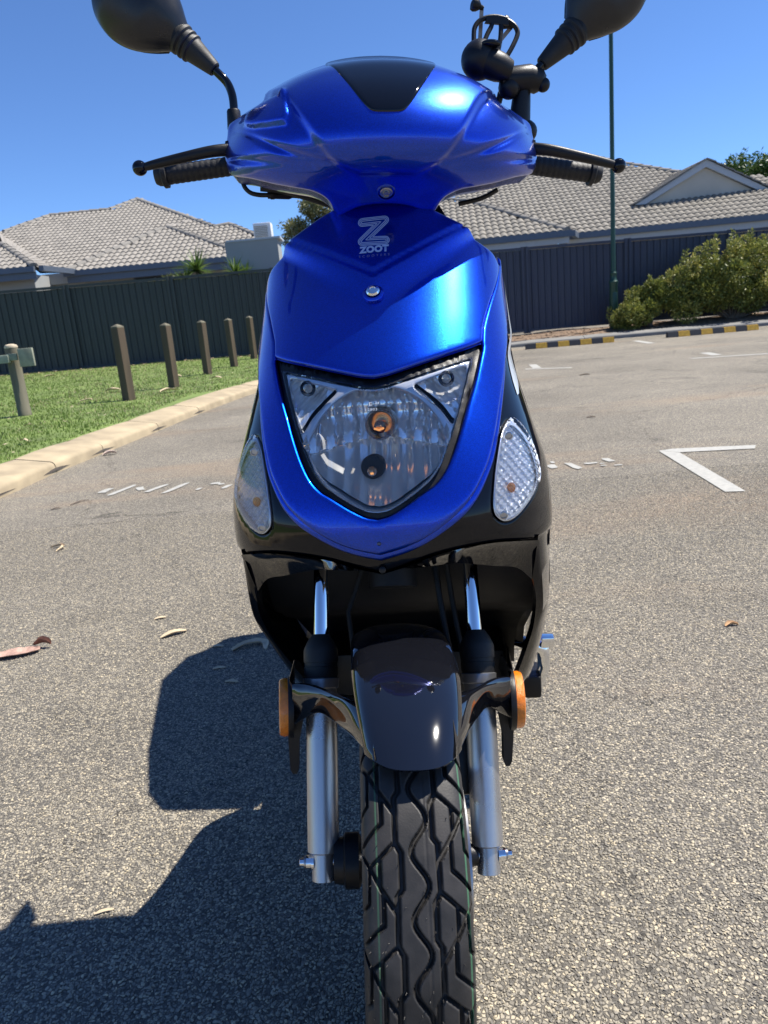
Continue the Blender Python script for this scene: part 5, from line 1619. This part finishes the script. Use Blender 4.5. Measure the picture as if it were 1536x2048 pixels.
# --- mirrors
for sg in (-1, 1):
    if sg < 0:
        stem = [(-.182, .36, 1.046), (-.182, .36, 1.066), (-.184, .361, 1.078), (-.189, .362, 1.089), (-.198, .363, 1.0985), (-.2075, .365, 1.1075)]
        boot0, boot1 = Vector((-.2035, .365, 1.1045)), Vector((-.2440, .368, 1.1395))
        cen = Vector((-.287, .372, 1.171)); 
    else:
        stem = [(.181, .36, 1.046), (.182, .36, 1.066), (.185, .361, 1.082), (.192, .362, 1.0945), (.203, .363, 1.1080), (.212, .365, 1.1160)]
        boot0, boot1 = Vector((.2055, .365, 1.1105)), Vector((.2480, .368, 1.1490))
        cen = Vector((.284, .372, 1.196))
    d = (boot1 - boot0).normalized(); Lb = (boot1 - boot0).length
    # shell: back of the mirror housing, egg shaped, pointed towards the boot
    ax = (cen - boot1).normalized(); ax.y = 0; ax.normalize(); sd_ = Vector((0, 1, 0)).cross(ax)
    mb = MB(); n = 30; rows = []
    Lh = .158 if sg < 0 else .162
    prof2 = [(-.02, .012), (.0, .0165), (.012, .0225), (.028, .0325), (.05, .0430), (.075, .0490), (.10, .0490), (.125, .0420), (.143, .029), (.153, .014), (.157, .001)]
    pc = cr(prof2, 4)
    for h, r in pc:
        c_ = boot1 + ax * (h * .76 - .004)
        dep = .030 * min(1, r / .045) ** .8
        rows.append([c_ + sd_ * (math.cos(a) * r * 1.0) + Vector((0, -1, 0)) * (dep * (math.sin(a) if math.sin(a) > 0 else .25 * math.sin(a))) for a in np.linspace(0, 2 * math.pi, n, endpoint=False)])
    mb.grid(rows, closed=True); mb.f += [tuple(range(n)), tuple(len(rows) * n - n + k for k in range(n))]
    MIRM = pm('satin_black_mirror_shell', (.011, .012, .014), .34, var=.1, scale=30, bump=.05, bscale=700)
    mir = mb.build('mirror', MIRM, sc, fx=steer, smooth=60)
    mb = MB(); rows = [[tuple(Vector(p) + Vector((0, .0015, 0))) for p in [boot1 + ax * (h * .76 - .004) + sd_ * (k * r * .93) + Vector((0, .0085, 0)) for k in (-1, 0, 1)]] for h, r in pc[8:-3]]
    mb.grid(rows); mb.build('mirror_glass', pm('mirror_glass', (.8, .8, .82), .02, 1.0), mir, fx=steer, smooth=180)
    mb = MB(); mb.tube(cr(stem, 5), .0052, 14); mb.build('mirror_stem', BLACKG, mir, fx=steer)
    prof = [(-.001, .0078), (.0, .0088), (.004, .0096), (Lb * .55, .0142), (Lb * .62, .0150), (Lb * .65, .0172), (Lb * .69, .0172), (Lb * .71, .0154), (Lb * .75, .0158), (Lb * .78, .0180), (Lb * .82, .0180), (Lb * .84, .0160), (Lb * .88, .0165), (Lb * .92, .0188), (Lb * .98, .0190), (Lb * 1.02, .0175), (Lb * 1.1, .017)]
    mb = MB(); mb.lathe(boot0, d, prof, 26); mb.build('mirror_boot', RUBBER, mir, fx=steer, smooth=30)
    bx = -.182 if sg < 0 else .1815
    mb = MB(); mb.lathe((bx, .36, 1.034), (0.02 * sg, 0, 1), [(0, .0088), (.002, .0092), (.022, .0084), (.024, .0074)], 20); mb.build('stem_collar', BLACKP, mir, fx=steer)
# black boot in front of the right mirror foot, as in the photo
mb = MB(); mb.lathe((.176, .352, 1.034), (.05, 0, 1), [(0, .0135), (.006, .0135), (.03, .0118), (.05, .0100), (.055, .0095)], 20); mb.build('mirror_base_boot', BLACKP, sc, fx=steer)
mb = MB(); mb.sphere((.183, .352, 1.030), .016, 18, 10, (1.0, 1, .9)); mb.build('switch_housing', BLACKP, sc, fx=steer, smooth=180)

# --- fork
KF = math.tan(R(26))
def ax_pt(x, z): return Vector((x, KF * (z - .24), z))
for sg in (-1, 1):
    xo = sg * .0880 + .0035
    mb = MB(); d = Vector((0, math.sin(R(26)), math.cos(R(26))))
    base = ax_pt(xo, .2285)
    mb.lathe(base, d, [(0, .0105), (.001, .0122), (.028, .0124), (.0285, .0150), (.030, .0168), (.205, .0172), (.206, .016)], 32)
    fk = mb.build('fork_leg', SILVER, sc, fx=steer, smooth=30)
    mb = MB(); mb.tube([base + d * .19, ax_pt(sg * .0840 + .0025, .60)], .0088, 22); mb.build('fork_stanchion', CHROME, sc, fx=steer)
    mb = MB(); mb.lathe(base + d * .2095, d, [(0, .0178), (.004, .0188), (.012, .0190), (.0125, .0182), (.017, .0182), (.0172, .0192), (.030, .0192), (.034, .0180), (.040, .0150), (.046, .0110), (.048, .0095)], 28); mb.build('dust_seal', RUBBER, fk, fx=steer)
    mb = MB(); mb.lathe(base + d * .198, d, [(0, .0170), (.0015, .0196), (.011, .0202), (.0118, .018)], 28); mb.build('seal_ring', SILVER, fk, fx=steer)
    mb = MB(); s0 = Vector((xo + sg * .010, .002, .2465))
    mb.lathe(s0, (sg, 0, 0), [(0, .0085), (.0025, .0085), (.003, .0068), (.008, .0068), (.0085, .0042), (.015, .0042), (.0155, .003)], 6 if False else 18); mb.build('axle_nut', CHROME, sc, fx=steer)
mb = MB(); mb.tube([(-.105, .002, .2465), (.112, .002, .2465)], .006, 14); mb.build('front_axle', STEEL, sc, fx=steer)
mb = MB(); mb.lathe((-.073, .002, .2465), (1, 0, 0), [(0, .022), (.010, .024), (.012, .028), (.026, .028), (.03, .02)], 24); mb.lathe((.050, .002, .2465), (1, 0, 0), [(0, .02), (.004, .026), (.018, .024), (.022, .012), (.03, .010)], 24); mb.build('wheel_hub', BLACKP, sc, fx=steer)
# brake disc with slots, and caliper, on the viewer's right
mb = MB(); mb.lathe((.0585, .002, .2465), (1, 0, 0), [(0, .055), (0, .088), (.0032, .088), (.0032, .055), (0, .055)], 48, cap=False); mb.build('brake_disc', STEEL, sc, fx=steer)
mb = MB(); mb.box((.066, .075, .315), (.034, .05, .07), rot=Matrix.Rotation(R(-26), 3, 'X'), bev=.006); mb.box((.090, .085, .375), (.022, .03, .04), bev=.004); mb.build('brake_caliper', BLACKP, sc, fx=steer)
mb = MB(); mb.tube(cr([(.066, .09, .35), (.068, .11, .40), (.06, .13, .45), (.05, .17, .52)], 5), .0035, 8); mb.build('brake_hose', RUBBER, sc, fx=steer)
# rim
mb = MB(); mb.lathe((-.036, .002, .24), (1, 0, 0), [(0, .176), (.002, .182), (.006, .178), (.01, .160), (.030, .150), (.045, .150), (.062, .160), (.066, .178), (.07, .182), (.072, .176), (.066, .158), (.045, .146), (.027, .146), (.006, .158), (0, .176)], 56, cap=False)
for k in range(5):
    a = 2 * math.pi * k / 5 + .3
    mb.tube([(-.005, .002 + math.sin(a) * .02, .24 + math.cos(a) * .02), (0, .002 + math.sin(a + .1) * .09, .24 + math.cos(a + .1) * .09), (.0, .002 + math.sin(a) * .152, .24 + math.cos(a) * .152)], [.018, .013, .016], 10)
mb.build('front_rim', BLACKP, sc, fx=steer, smooth=40)

# --- front tyre with its tread cut as geometry
PER = .0735; RT = .2335
def tread_lines():
    wave = [(.0015 + .0050 * math.sin(2 * math.pi * s_ / (PER / 1.5)), s_) for s_ in np.linspace(0, 2 * PER, 73)]
    q = []
    q.append((wave, .0029, 'w'))
    def B(pts, w=.0034): q.append(([(t * .0465, s_ * PER) for t, s_ in pts], w, 'b'))
    for m, sh in ((1, 0.0), (-1, .5)):
        f = lambda pts: [(m * t, s_ + sh) for t, s_ in pts]
        B(f([(.22, .0), (.22, .36), (.285, .43), (.285, .60), (.295, .90), (.22, 1.0)]), .0034)
        B(f([(.285, .60), (.48, .40), (.72, .16), (1.0, -.02)]), .0031)
        B(f([(.295, .90), (.55, 1.05), (.76, 1.15), (.78, 1.50), (1.02, 1.62)]), .0031)
        B(f([(.55, 1.05), (.55, 1.33)]), .0033)
        B(f([(.50, .42), (.50, .70), (1.0, .96)]), .0033)
    B([(.125, .0), (.125, 1.0)], .0007)
    return q
def tyre():
    nA = 128; nF = 470
    xs_w = np.linspace(-1, 1, nA)
    # cross-section: tread crown then side wall
    cx = np.array([-.034, -.039, -.0425, -.0436]); cr_ = np.array([-.056, -.047, -.033, -.0225])
    crown_x = .0430 * np.sin(xs_w * 1.35) / math.sin(1.35)
    crown_r = -(.0200) * (1 - np.sqrt(np.maximum(1 - (xs_w * .985) ** 2, 0))) ** 1.15
    X = np.concatenate([cx, crown_x, -cx[::-1]]); Rr = np.concatenate([cr_, crown_r, cr_[::-1]])
    th = np.concatenate([np.linspace(R(22), R(128), nF), np.linspace(R(128), R(382), 90)[1:-1]])
    LN = tread_lines()
    nx = len(X)
    arc = np.sign(X) * np.abs(X)
    G = np.zeros((len(th), nx))
    S_ = th[:nF] * RT - .012
    TX = np.clip(xs_w, -1, 1) * .0465
    gx, gs = np.meshgrid(TX, S_ % (2 * PER))
    P = np.stack([gx.ravel(), gs.ravel()], 1)
    dep = np.zeros(len(P))
    for pts, w, kind in LN:
        pts = np.array(pts)
        best = np.full(len(P), 1e9)
        for k in ((-2, 0, 2) if kind == 'w' else (-2, -1, 0, 1, 2, 3)):
            best = np.minimum(best, pdist(P, pts + np.array([0, k * PER]), False))
        dd = .0064 if w > .001 else .0008
        dep = np.maximum(dep, dd * sstep(w / 2 + .00035, w / 2 - .00035, best))
    G[:nF, 4:4 + nA] = dep.reshape(nF, nA)
    verts = []
    for i, t in enumerate(th):
        rr = RT + Rr - G[i]
        verts.append(np.stack([X, .002 - rr * np.sin(t), .2395 + rr * np.cos(t)], 1))
    V = np.concatenate(verts); n = len(th)
    F = []
    for i in range(n):
        j = (i + 1) % n
        a = np.arange(nx - 1)
        F.append(np.stack([i * nx + a, i * nx + a + 1, j * nx + a + 1, j * nx + a], 1))
    F = np.concatenate(F)
    V = [steer(v) for v in V]
    me = mesh_from('front_tyre', V, F, 180)
    at = me.attributes.new('stripe', 'FLOAT', 'POINT')
    st = np.zeros((n, nx)); tx = np.zeros(nx); tx[4:4 + nA] = xs_w
    st[:, :] += (np.abs(tx - .80) < .022) * 1.0 + (np.abs(tx + .60) < .018) * .6
    at.data.foreach_set('value', st.ravel().astype(np.float32))
    gr = me.attributes.new('groove', 'FLOAT', 'POINT'); gr.data.foreach_set('value', (G / .004).ravel().astype(np.float32))
    return me
def tyre_mat():
    m = bpy.data.materials.new('tyre_rubber'); m.use_nodes = True
    n, l = nodes_of(m); b = n['Principled BSDF']
    a = n.new('ShaderNodeAttribute'); a.attribute_name = 'stripe'
    tc = n.new('ShaderNodeTexCoord'); nz = n.new('ShaderNodeTexNoise'); nz.inputs['Scale'].default_value = 45; nz.inputs['Detail'].default_value = 8
    l.new(tc.outputs['Object'], nz.inputs['Vector'])
    cr_ = n.new('ShaderNodeValToRGB'); cr_.color_ramp.elements[0].position = .3; cr_.color_ramp.elements[0].color = (.016, .0155, .015, 1); cr_.color_ramp.elements[1].position = .75; cr_.color_ramp.elements[1].color = (.046, .042, .039, 1)
    l.new(nz.outputs['Fac'], cr_.inputs['Fac'])
    mx = n.new('ShaderNodeMix'); mx.data_type = 'RGBA'; mx.inputs['B'].default_value = (.06, .17, .09, 1)
    mm = n.new('ShaderNodeMath'); mm.operation = 'MULTIPLY'; mm.inputs[1].default_value = .75
    l.new(a.outputs['Fac'], mm.inputs[0]); l.new(mm.outputs['Value'], mx.inputs['Factor'])
    l.new(cr_.outputs['Color'], mx.inputs['A']); l.new(mx.outputs['Result'], b.inputs['Base Color'])
    b.inputs['Roughness'].default_value = .52; b.inputs['Specular IOR Level'].default_value = .4
    n2 = n.new('ShaderNodeTexNoise'); n2.inputs['Scale'].default_value = 700; l.new(tc.outputs['Object'], n2.inputs['Vector'])
    bp = n.new('ShaderNodeBump'); bp.inputs['Strength'].default_value = .12; bp.inputs['Distance'].default_value = .001
    l.new(n2.outputs['Fac'], bp.inputs['Height']); l.new(bp.outputs['Normal'], b.inputs['Normal'])
    return m
TYREM = tyre_mat()
ft = link_mesh('front_tyre', tyre(), TYREM, sc)
mb = MB()                                                     # moulding whiskers
for k in range(120):
    t = R(random.uniform(42, 120)); xw = random.uniform(-.9, .9)
    x = .0430 * math.sin(xw * 1.35) / math.sin(1.35); r = RT - .020 * (1 - math.sqrt(1 - (xw * .985) ** 2)) ** 1.15
    d = Vector((xw * .5, -math.sin(t), math.cos(t))).normalized(); o = Vector((x, .002 - r * math.sin(t), .2395 + r * math.cos(t)))
    mb.tube([o - d * .0005, o + d * random.uniform(.0008, .0030) + Vector((random.uniform(-.001, .001), 0, -.0006))], [.00042, .0002], 5, cap=False)
tag(mb.build('moulding_whisker', TYREM, ft, fx=steer, smooth=None), kind='stuff')

# --- mudguard: dome over the tyre and an arm over each fork leg
AXC = Vector((0, .002, .2395))
def dome_pt(th, q):
    """th: angle forward of the top, q: -1..1 across"""
    w = .0520
    tip = max(0, (th - R(2)) / R(32))
    w = w * (1 - .27 * tip ** 1.6)
    r = .2540 - .0135 * abs(q) ** 2.0 - .004 * abs(q) ** 8
    x = w * math.sin(q * 1.2) / math.sin(1.2)
    return Vector((x + .002, AXC.y - r * math.sin(th), AXC.z + r * math.cos(th)))
ths = [R(a) for a in np.linspace(34.5, -62, 40)]
rows = []
for i, t in enumerate(ths):
    row = []
    for q in np.linspace(-1, 1, 33):
        # the lip droops in the middle and sweeps up towards the arms
        tt = t
        if t > R(15): tt = R(15) + (t - R(15)) * (1 - .30 * abs(q) ** 2.5)
        row.append(dome_pt(tt, q))
    rows.append(row)
inner = [[p + (AXC - p).normalized() * .003 for p in r] for r in rows]
mb = MB(); mb.grid([[p + (AXC - p).normalized() * .003 for p in rows[0]]] + rows)
mg = mb.build('mudguard', MUDM, sc, fx=steer, smooth=60)
mb = MB()
for sg in (-1, 1):
    s3 = lambda P: [Vector((sg * x + .003, y, z)) for x, y, z in P]
    # top edge, upper roll, ridge, lower roll, bottom edge; from the dome out to the flank
    topb = s3([(.035, -.060, .4770), (.048, -.018, .4520), (.068, .030, .4260), (.088, .058, .4060), (.104, .066, .4030), (.1185, .072, .4000)])
    top = s3([(.035, -.0924, .4677), (.0545, -.046, .460), (.0720, -.004, .4470), (.0875, .028, .4375), (.1030, .044, .4330), (.1165, .050, .4295)])
    up2 = s3([(.0345, -.1158, .4567), (.0500, -.078, .456), (.0660, -.032, .4480), (.0820, .003, .4410), (.0990, .026, .4300), (.1160, .043, .4180)])
    mid = s3([(.0340, -.1215, .4540), (.0520, -.076, .4480), (.0680, -.028, .4400), (.0835, .006, .4330), (.1000, .029, .4160), (.1165, .044, .4030)])
    bot = s3([(.0335, -.1278, .4497), (.0530, -.070, .4380), (.0715, -.021, .4260), (.0860, .014, .4150), (.1010, .040, .3960), (.1190, .050, .3800)])
    bak = s3([(.0360, -.1160, .4460), (.0545, -.058, .4340), (.0725, -.008, .4230), (.0870, .026, .4120), (.1015, .050, .3930), (.1190, .066, .3780)])
    R_ = [cr(r, 6) for r in (topb, top, up2, mid, bot, bak)]
    A = np.array(R_)                                      # 6 x n x 3
    cols = [cr(A[:, k], 5) for k in range(A.shape[1])]
    mb.grid([[Vector(c[i]) for c in cols] for i in range(len(cols[0]))])
    # flank plate the reflector sits on
    e = [Vector(c) for c in cols[-1]]
    mb.grid([e, [p + Vector((sg * .004, .012, 0)) for p in e], [p + Vector((sg * .002, .06, .0)) for p in e]])
mb.build('mudguard_arm', MUDM, mg, fx=steer, smooth=50, weld=True)
for sg in (-1, 1):
    c_ = Vector((sg * .1260 + .004, .068, .3925)); dn = Vector((sg, -.10, .04)).normalized()
    mb = MB(); mb.lathe(c_ - dn * .007, dn, [(0, .0325), (.004, .0330), (.006, .032)], 40); mb.build('reflector_backing', BLACKP, mg, fx=steer)
    mb = MB()
    mb.lathe(c_, dn, [(-.001, .0310), (.0035, .0312), (.0075, .0298), (.0085, .0280), (.0088, .0)], 44); mb.build('amber_reflector', AMBER, mg, fx=steer, smooth=35)
    mb = MB(); poly = [(.1085, .372), (.1275, .372), (.1255, .318), (.122, .309), (.117, .307), (.113, .313)]
    poly = [(.107, .400), (.1095, .372), (.115, .345), (.1165, .312), (.1190, .306), (.1235, .306), (.1262, .312), (.127, .36), (.126, .405)]
    mb.prism([(sg * a + .004, b) for a, b in (poly if sg > 0 else poly[::-1])], lambda u, v, d: (u, .072 + d, v), 0, .012)
    mb.build('reflector_bracket', BLACKM, mg, fx=steer, smooth=20)
# ------------------------------------------------------------------ phone mount clamped to the right mirror stem
sw = sc.matrix_world
ph = empty('phone_mount', (0, 0, 0)); base_w = sw @ Vector(steer((.183, .35, 1.08)))
ph.matrix_world = Matrix.Translation(base_w)
tag(ph, 'black claw phone holder clamped to the foot of the right mirror', 'phone holder')
def pw_(v): return tuple((sw @ Vector(steer(v))) - base_w)
mb = MB(); mb.tube([(.150, .345, 1.0855), (.163, .345, 1.0870), (.185, .348, 1.0900), (.198, .35, 1.0865), (.203, .35, 1.084)], [.0125, .0150, .0155, .0145, .010], 18)
mb.sphere((.160, .343, 1.078), .0135, 16, 10); mb.sphere((.203, .345, 1.0815), .0085, 14, 10)
mb.build('stem_clamp', BLACKP, ph, fx=pw_, smooth=60)
mb = MB(); mb.tube([(.118, .338, 1.108), (.132, .335, 1.103), (.146, .335, 1.098), (.158, .338, 1.0945)], [.015, .0175, .0165, .013], 18); mb.build('joint_arm', BLACKP, ph, fx=pw_, smooth=60)
mb = MB(); mb.sphere((.122, .340, 1.1075), .0225, 24, 16, (1, 1, 1.0)); mb.build('ball_socket', BLACKP, ph, fx=pw_, smooth=180)
mb = MB(); mb.sphere((.133, .325, 1.120), .0085, 16, 10, (1.5, 1, .55)); mb.build('socket_button', BLACKG, ph, fx=pw_, smooth=180)
mb = MB()
hoop = cr([(.1165, .348, 1.118), (.1165, .352, 1.138), (.118, .354, 1.1475), (.124, .356, 1.1550), (.134, .357, 1.1590), (.145, .358, 1.1600), (.156, .357, 1.1570), (.166, .356, 1.1510), (.1708, .355, 1.1440), (.1700, .353, 1.1370), (.1635, .349, 1.124), (.156, .346, 1.112)], 6)
mb.tube(hoop, [.0030] * len(hoop), 10)
mb.build('claw_frame', BLACKP, ph, fx=pw_)
mb = MB(); mb.tube(cr([(.1265, .348, 1.124), (.133, .352, 1.139), (.1385, .355, 1.149), (.140, .357, 1.157)], 5), .0029, 10); mb.build('claw_rib', BLACKP, ph, fx=pw_)
mb = MB(); mb.tube(cr([(.1455, .347, 1.117), (.149, .351, 1.132), (.1505, .355, 1.147), (.150, .357, 1.157)], 5), .0029, 10); mb.build('claw_rib', BLACKP, ph, fx=pw_)
mb = MB(); mb.prism([(.130, 1.152), (.160, 1.150), (.158, 1.158), (.145, 1.1605), (.133, 1.159)], lambda u, v, d: (u, .353 + d, v), 0, .004); mb.build('claw_pad', BLACKP, ph, fx=pw_)
TAN = pm('tan_metal_finger', (.36, .27, .20), .4, .6, var=.08)
for (a, b, c_) in (((.126, .368, 1.118), (.1285, .368, 1.1735), (.1185, .366, 1.1765)), ((.140, .366, 1.124), (.1655, .366, 1.152), (.1545, .364, 1.158))):
    a, b, c_ = Vector(a), Vector(b), Vector(c_)
    t = (b - a).normalized(); w = t.cross(Vector((0, 1, 0))).normalized() * .0024
    mb = MB(); vs = [p + s_ * w + Vector((0, q, 0)) for p in (a, b) for s_ in (-1, 1) for q in (0, .0015)]
    mb.add(vs, [(0, 2, 3, 1), (4, 5, 7, 6), (0, 1, 5, 4), (2, 6, 7, 3), (0, 4, 6, 2), (1, 3, 7, 5)]); fg = mb.build('spring_finger', TAN, ph, fx=pw_, smooth=20)
    mb = MB(); dd = (c_ - b).normalized(); mb.lathe(b - dd * .002, dd, [(0, .0026), (.004, .0030), (.008, .0064), (.012, .0078), (.015, .0070), (.0165, .003)], 18); mb.build('finger_cap', BLACKP, fg, fx=pw_)
mb = MB(); mb.tube(cr([(.146, .36, 1.045), (.149, .355, 1.062), (.152, .352, 1.075)], 4), .0042, 8); mb.build('tail_strap', BLACKP, ph, fx=pw_)
mb = MB(); mb.box((.143, .36, 1.070), (.011, .006, .006), rot=Matrix.Rotation(.4, 3, 'Y'), bev=.001); mb.build('white_clip', WHITEP, ph, fx=pw_)
mb = MB(); mb.box((.131, .365, 1.062), (.020, .012, .014), rot=Matrix.Rotation(.5, 3, 'Y'), bev=.003); mb.build('lower_bracket', BLACKP, ph, fx=pw_)

# ------------------------------------------------------------------ leaves, bark and grit
LEAFB = pm('dry_red_brown_leaf', (.42, .27, .21), .6, var=.35, scale=60, bump=.4, bscale=150)
BARKP = pm('pale_bark_strip', (.55, .44, .29), .8, var=.2, scale=40, bump=.4, bscale=200)
BARKD = pm('dark_twig', (.10, .075, .055), .8, var=.3, scale=60)
def strip(name, label, cat, pts, w, mat, thick=.0012, curl=.3, group=None, zoff=.0):
    """a curled strip that touches the ground along one edge"""
    P = cr(pts, 6); rows = []; n = len(P); P[:, 2] *= .55
    c0 = Vector(P.mean(0)); c0.z = 0
    t_ = empty(name, (float(c0.x), float(c0.y), zoff)); 
    bpy.data.objects.remove(t_)
    for i, p in enumerate(P):
        a = P[max(i - 1, 0)]; b = P[min(i + 1, n - 1)]; d = Vector(b - a); d.z = 0; d.normalize(); s_ = Vector((-d.y, d.x, 0))
        ww = w * math.sin(math.pi * (.06 + .88 * i / (n - 1))) ** .5 * random.uniform(.85, 1.1)
        rows.append([Vector(p) + s_ * ww * k + Vector((0, 0, curl * ww * k * k)) for k in (-1, -.5, 0, .5, 1)])
    mb = MB(); mb.grid([[q - c0 for q in r] + [q - c0 - Vector((0, 0, thick)) for q in r[::-1]] for r in rows], closed=True); mb.f += [tuple(range(10)), tuple(len(rows) * 10 - 10 + k for k in range(10))]
    o = mb.build(name, mat, None, smooth=60); o.location = (c0.x, c0.y, zoff)
    return tag(o, label, cat, group)
strip('fallen_leaf', 'large red brown crumpled leaf on the asphalt at the left edge', 'leaf', [(-1.12, 1.885, .006), (-1.06, 1.895, .010), (-1.02, 1.905, .008), (-.985, 1.915, .014)], .024, LEAFB, curl=.35)
strip('fallen_leaf', 'small dark curled leaf lying against the big red brown leaf', 'leaf', [(-1.01, 1.935, .022), (-.985, 1.938, .030), (-.962, 1.935, .020)], .010, pm('dark_brown_leaf', (.16, .07, .045), .6, var=.3, scale=60), curl=1.6)
strip('bark_strip', 'pale tan bark strip on the asphalt left of the scooter shadow', 'bark', [(-.652, 1.925, .005), (-.62, 1.945, .012), (-.588, 1.96, .006)], .0105, BARKP, curl=.6)
strip('bark_strip', 'tiny pale bark chip just above the longer tan strip', 'bark', [(-.712, 2.075, .004), (-.695, 2.08, .007), (-.68, 2.085, .004)], .0075, BARKP)
strip('bark_strip', 'thin pale sliver at the edge of the shadow near the bottom left', 'bark', [(-.475, .910, .004), (-.462, .914, .006), (-.448, .917, .004)], .0032, BARKP)
strip('bark_curl', 'hooked pale bark curl lying alone on the left asphalt', 'bark', [(-1.415, 3.02, .005), (-1.375, 3.02, .014), (-1.345, 2.985, .016), (-1.36, 2.945, .005)], .0065, BARKP, curl=1.5)
strip('twig', 'small dark twig on the asphalt below the kerb', 'twig', [(-1.66, 3.86, .006), (-1.63, 3.93, .012), (-1.60, 3.96, .006)], .006, BARKD)
strip('twig', 'dark scrap of litter on the asphalt, further left than the twig', 'twig', [(-1.735, 3.79, .006), (-1.71, 3.80, .010), (-1.69, 3.81, .006)], .008, BARKD)
strip('fallen_leaf', 'pale pinkish leaf at the foot of the kerb', 'leaf', [(-2.09, 5.60, .01), (-2.04, 5.63, .03), (-2.0, 5.65, .012)], .024, pm('pink_beige_leaf', (.52, .40, .33), .7, var=.2), curl=.8)
strip('fallen_leaf', 'pale dry leaf in the scooter shadow touching the fairing outline', 'leaf', [(-.43, 1.80, .004), (-.395, 1.825, .012), (-.35, 1.83, .006), (-.34, 1.79, .004)], .011, BARKP, curl=.6)
for x, y, lab in [(-.475, 1.835, 'small pale leaf scrap at the far tip of the scooter shadow'), (-.445, 1.70, 'small pale leaf scrap in the middle of the scooter shadow'), (-.40, 1.62, 'small pale leaf scrap in the scooter shadow, nearest to the amber reflector')]:
    a = random.uniform(-.6, .6)
    strip('leaf_scrap', lab, 'leaf', [(x - .016 * math.cos(a), y - .016 * math.sin(a), .003), (x, y, .007), (x + .016 * math.cos(a), y + .016 * math.sin(a), .003)], .006, BARKP, group='leaf scraps in the scooter shadow')
strip('fallen_leaf', 'small orange brown leaf near the right edge on the asphalt', 'leaf', [(.812, 1.675, .004), (.828, 1.682, .009), (.845, 1.678, .005)], .006, pm('orange_leaf', (.45, .26, .12), .7, var=.2), curl=1.0)
for x, y, l_, lab in [(2.45, 8.6, .06, 'dark leaf scrap on the asphalt between the far bay lines'), (1.55, 5.3, .03, 'dark leaf scrap on the asphalt beyond the white corner marking'), (.78, 4.85, .02, 'tiny dark leaf scrap beyond the worn arrow right of the scooter')]:
    strip('leaf_scrap', lab, 'leaf', [(x - l_, y, .004), (x, y + .01, .012), (x + l_, y, .005)], l_ * .45, BARKD, group='dark leaf scraps on the right asphalt')
# litter on the lawn
lit = [(-3.55, 9.3, .10, 'pale bark strip on the lawn left of the foot of the nearest bollard'), (-2.72, 10.1, .17, 'long pale bark strip on the lawn between the nearest and second bollards'),
       (-3.75, 10.9, .14, 'pale bark strip on the lawn between the pine post and the nearest bollard'), (-2.45, 11.9, .12, 'pale bark strip on the kerb side of the second bollard'),
       (-3.35, 12.9, .14, 'pale bark strip on the lawn left of the middle bollard'), (-3.15, 14.6, .14, 'pale bark strip on the lawn left of the fourth bollard'),
       (-2.2, 13.6, .12, 'pale bark strip on the lawn right of the middle bollard'), (-4.75, 9.2, .11, 'pale bark strip on the lawn left of the round pine post'),
       (-3.2, 6.9, .06, 'small bark strip on the lawn below the round pine post'), (-2.75, 5.8, .05, 'small bark strip on the lawn nearest to the kerb and the camera'),
       (-6.6, 15.6, .15, 'pale bark strip near the fence, at the far left of the lawn'), (-2.1, 16.6, .15, 'pale bark strip at the fence foot beside the last bollard')]
for k, (x, y, l_, lab) in enumerate(lit):
    a = random.uniform(-.5, .8); z = float(lawn_z(x, y)) + .022
    strip('bark_strip', lab, 'bark', [(x - .75 * l_ * math.cos(a), y - .75 * l_ * math.sin(a), .01), (x + random.uniform(-.03, .03), y + random.uniform(-.03, .03), .03), (x + .75 * l_ * math.cos(a), y + .75 * l_ * math.sin(a), .012)], l_ * random.uniform(.22, .42), BARKP, curl=.5, group='bark strips scattered on the lawn', zoff=z)
# crumbs of dry leaf and bark in the grass and along the fence foot: too many to count
def crumbs(name, N, region, size, mat, zf, seed):
    g = np.random.default_rng(seed); vs = []; fs = []
    for _ in range(N):
        x, y = region(g); z = float(zf(x, y)) + size * .25; a = g.uniform(0, 6.283); l_ = size * g.uniform(.4, 1.3); w = l_ * g.uniform(.2, .5); t = g.uniform(-.3, .5) * l_
        c, s_ = math.cos(a), math.sin(a); o = len(vs)
        vs += [(x - c * l_, y - s_ * l_, z), (x - s_ * w, y + c * w, z + t * .5), (x + c * l_, y + s_ * l_, z + abs(t)), (x + s_ * w, y - c * w, z)]
        fs += [(o, o + 1, o + 2), (o, o + 2, o + 3)]
    tag(link_mesh(name, mesh_from(name, vs, fs), mat), kind='stuff')
def lawn_reg(g):
    y = 3.8 + 14 * g.random() ** 1.1
    edge = float(np.interp(y, LAWN_EDGE[:, 1], LAWN_EDGE[:, 0]))
    return edge - .1 - g.random() * (1.5 + y * .45), y
def fence_reg(g): return -9 + 9.6 * g.random(), 17.1 + .85 * g.random() ** .6
def bed_reg(g):
    x = 1.2 + 11 * g.random(); return x, 16.75 - .09 * (x - 3.3) + g.random() * 1.2
crumbs('leaf_litter', 420, lawn_reg, .022, pm('straw_litter', (.50, .41, .28), .85, var=.3, scale=20), lawn_z, 3)
crumbs('leaf_litter', 500, fence_reg, .045, pm('dry_leaf_litter', (.34, .25, .16), .9, var=.35, scale=12), lawn_z, 4)
crumbs('bark_chips', 1500, bed_reg, .045, pm('bark_chip', (.26, .18, .115), .9, var=.4, scale=12), bed_z, 5)
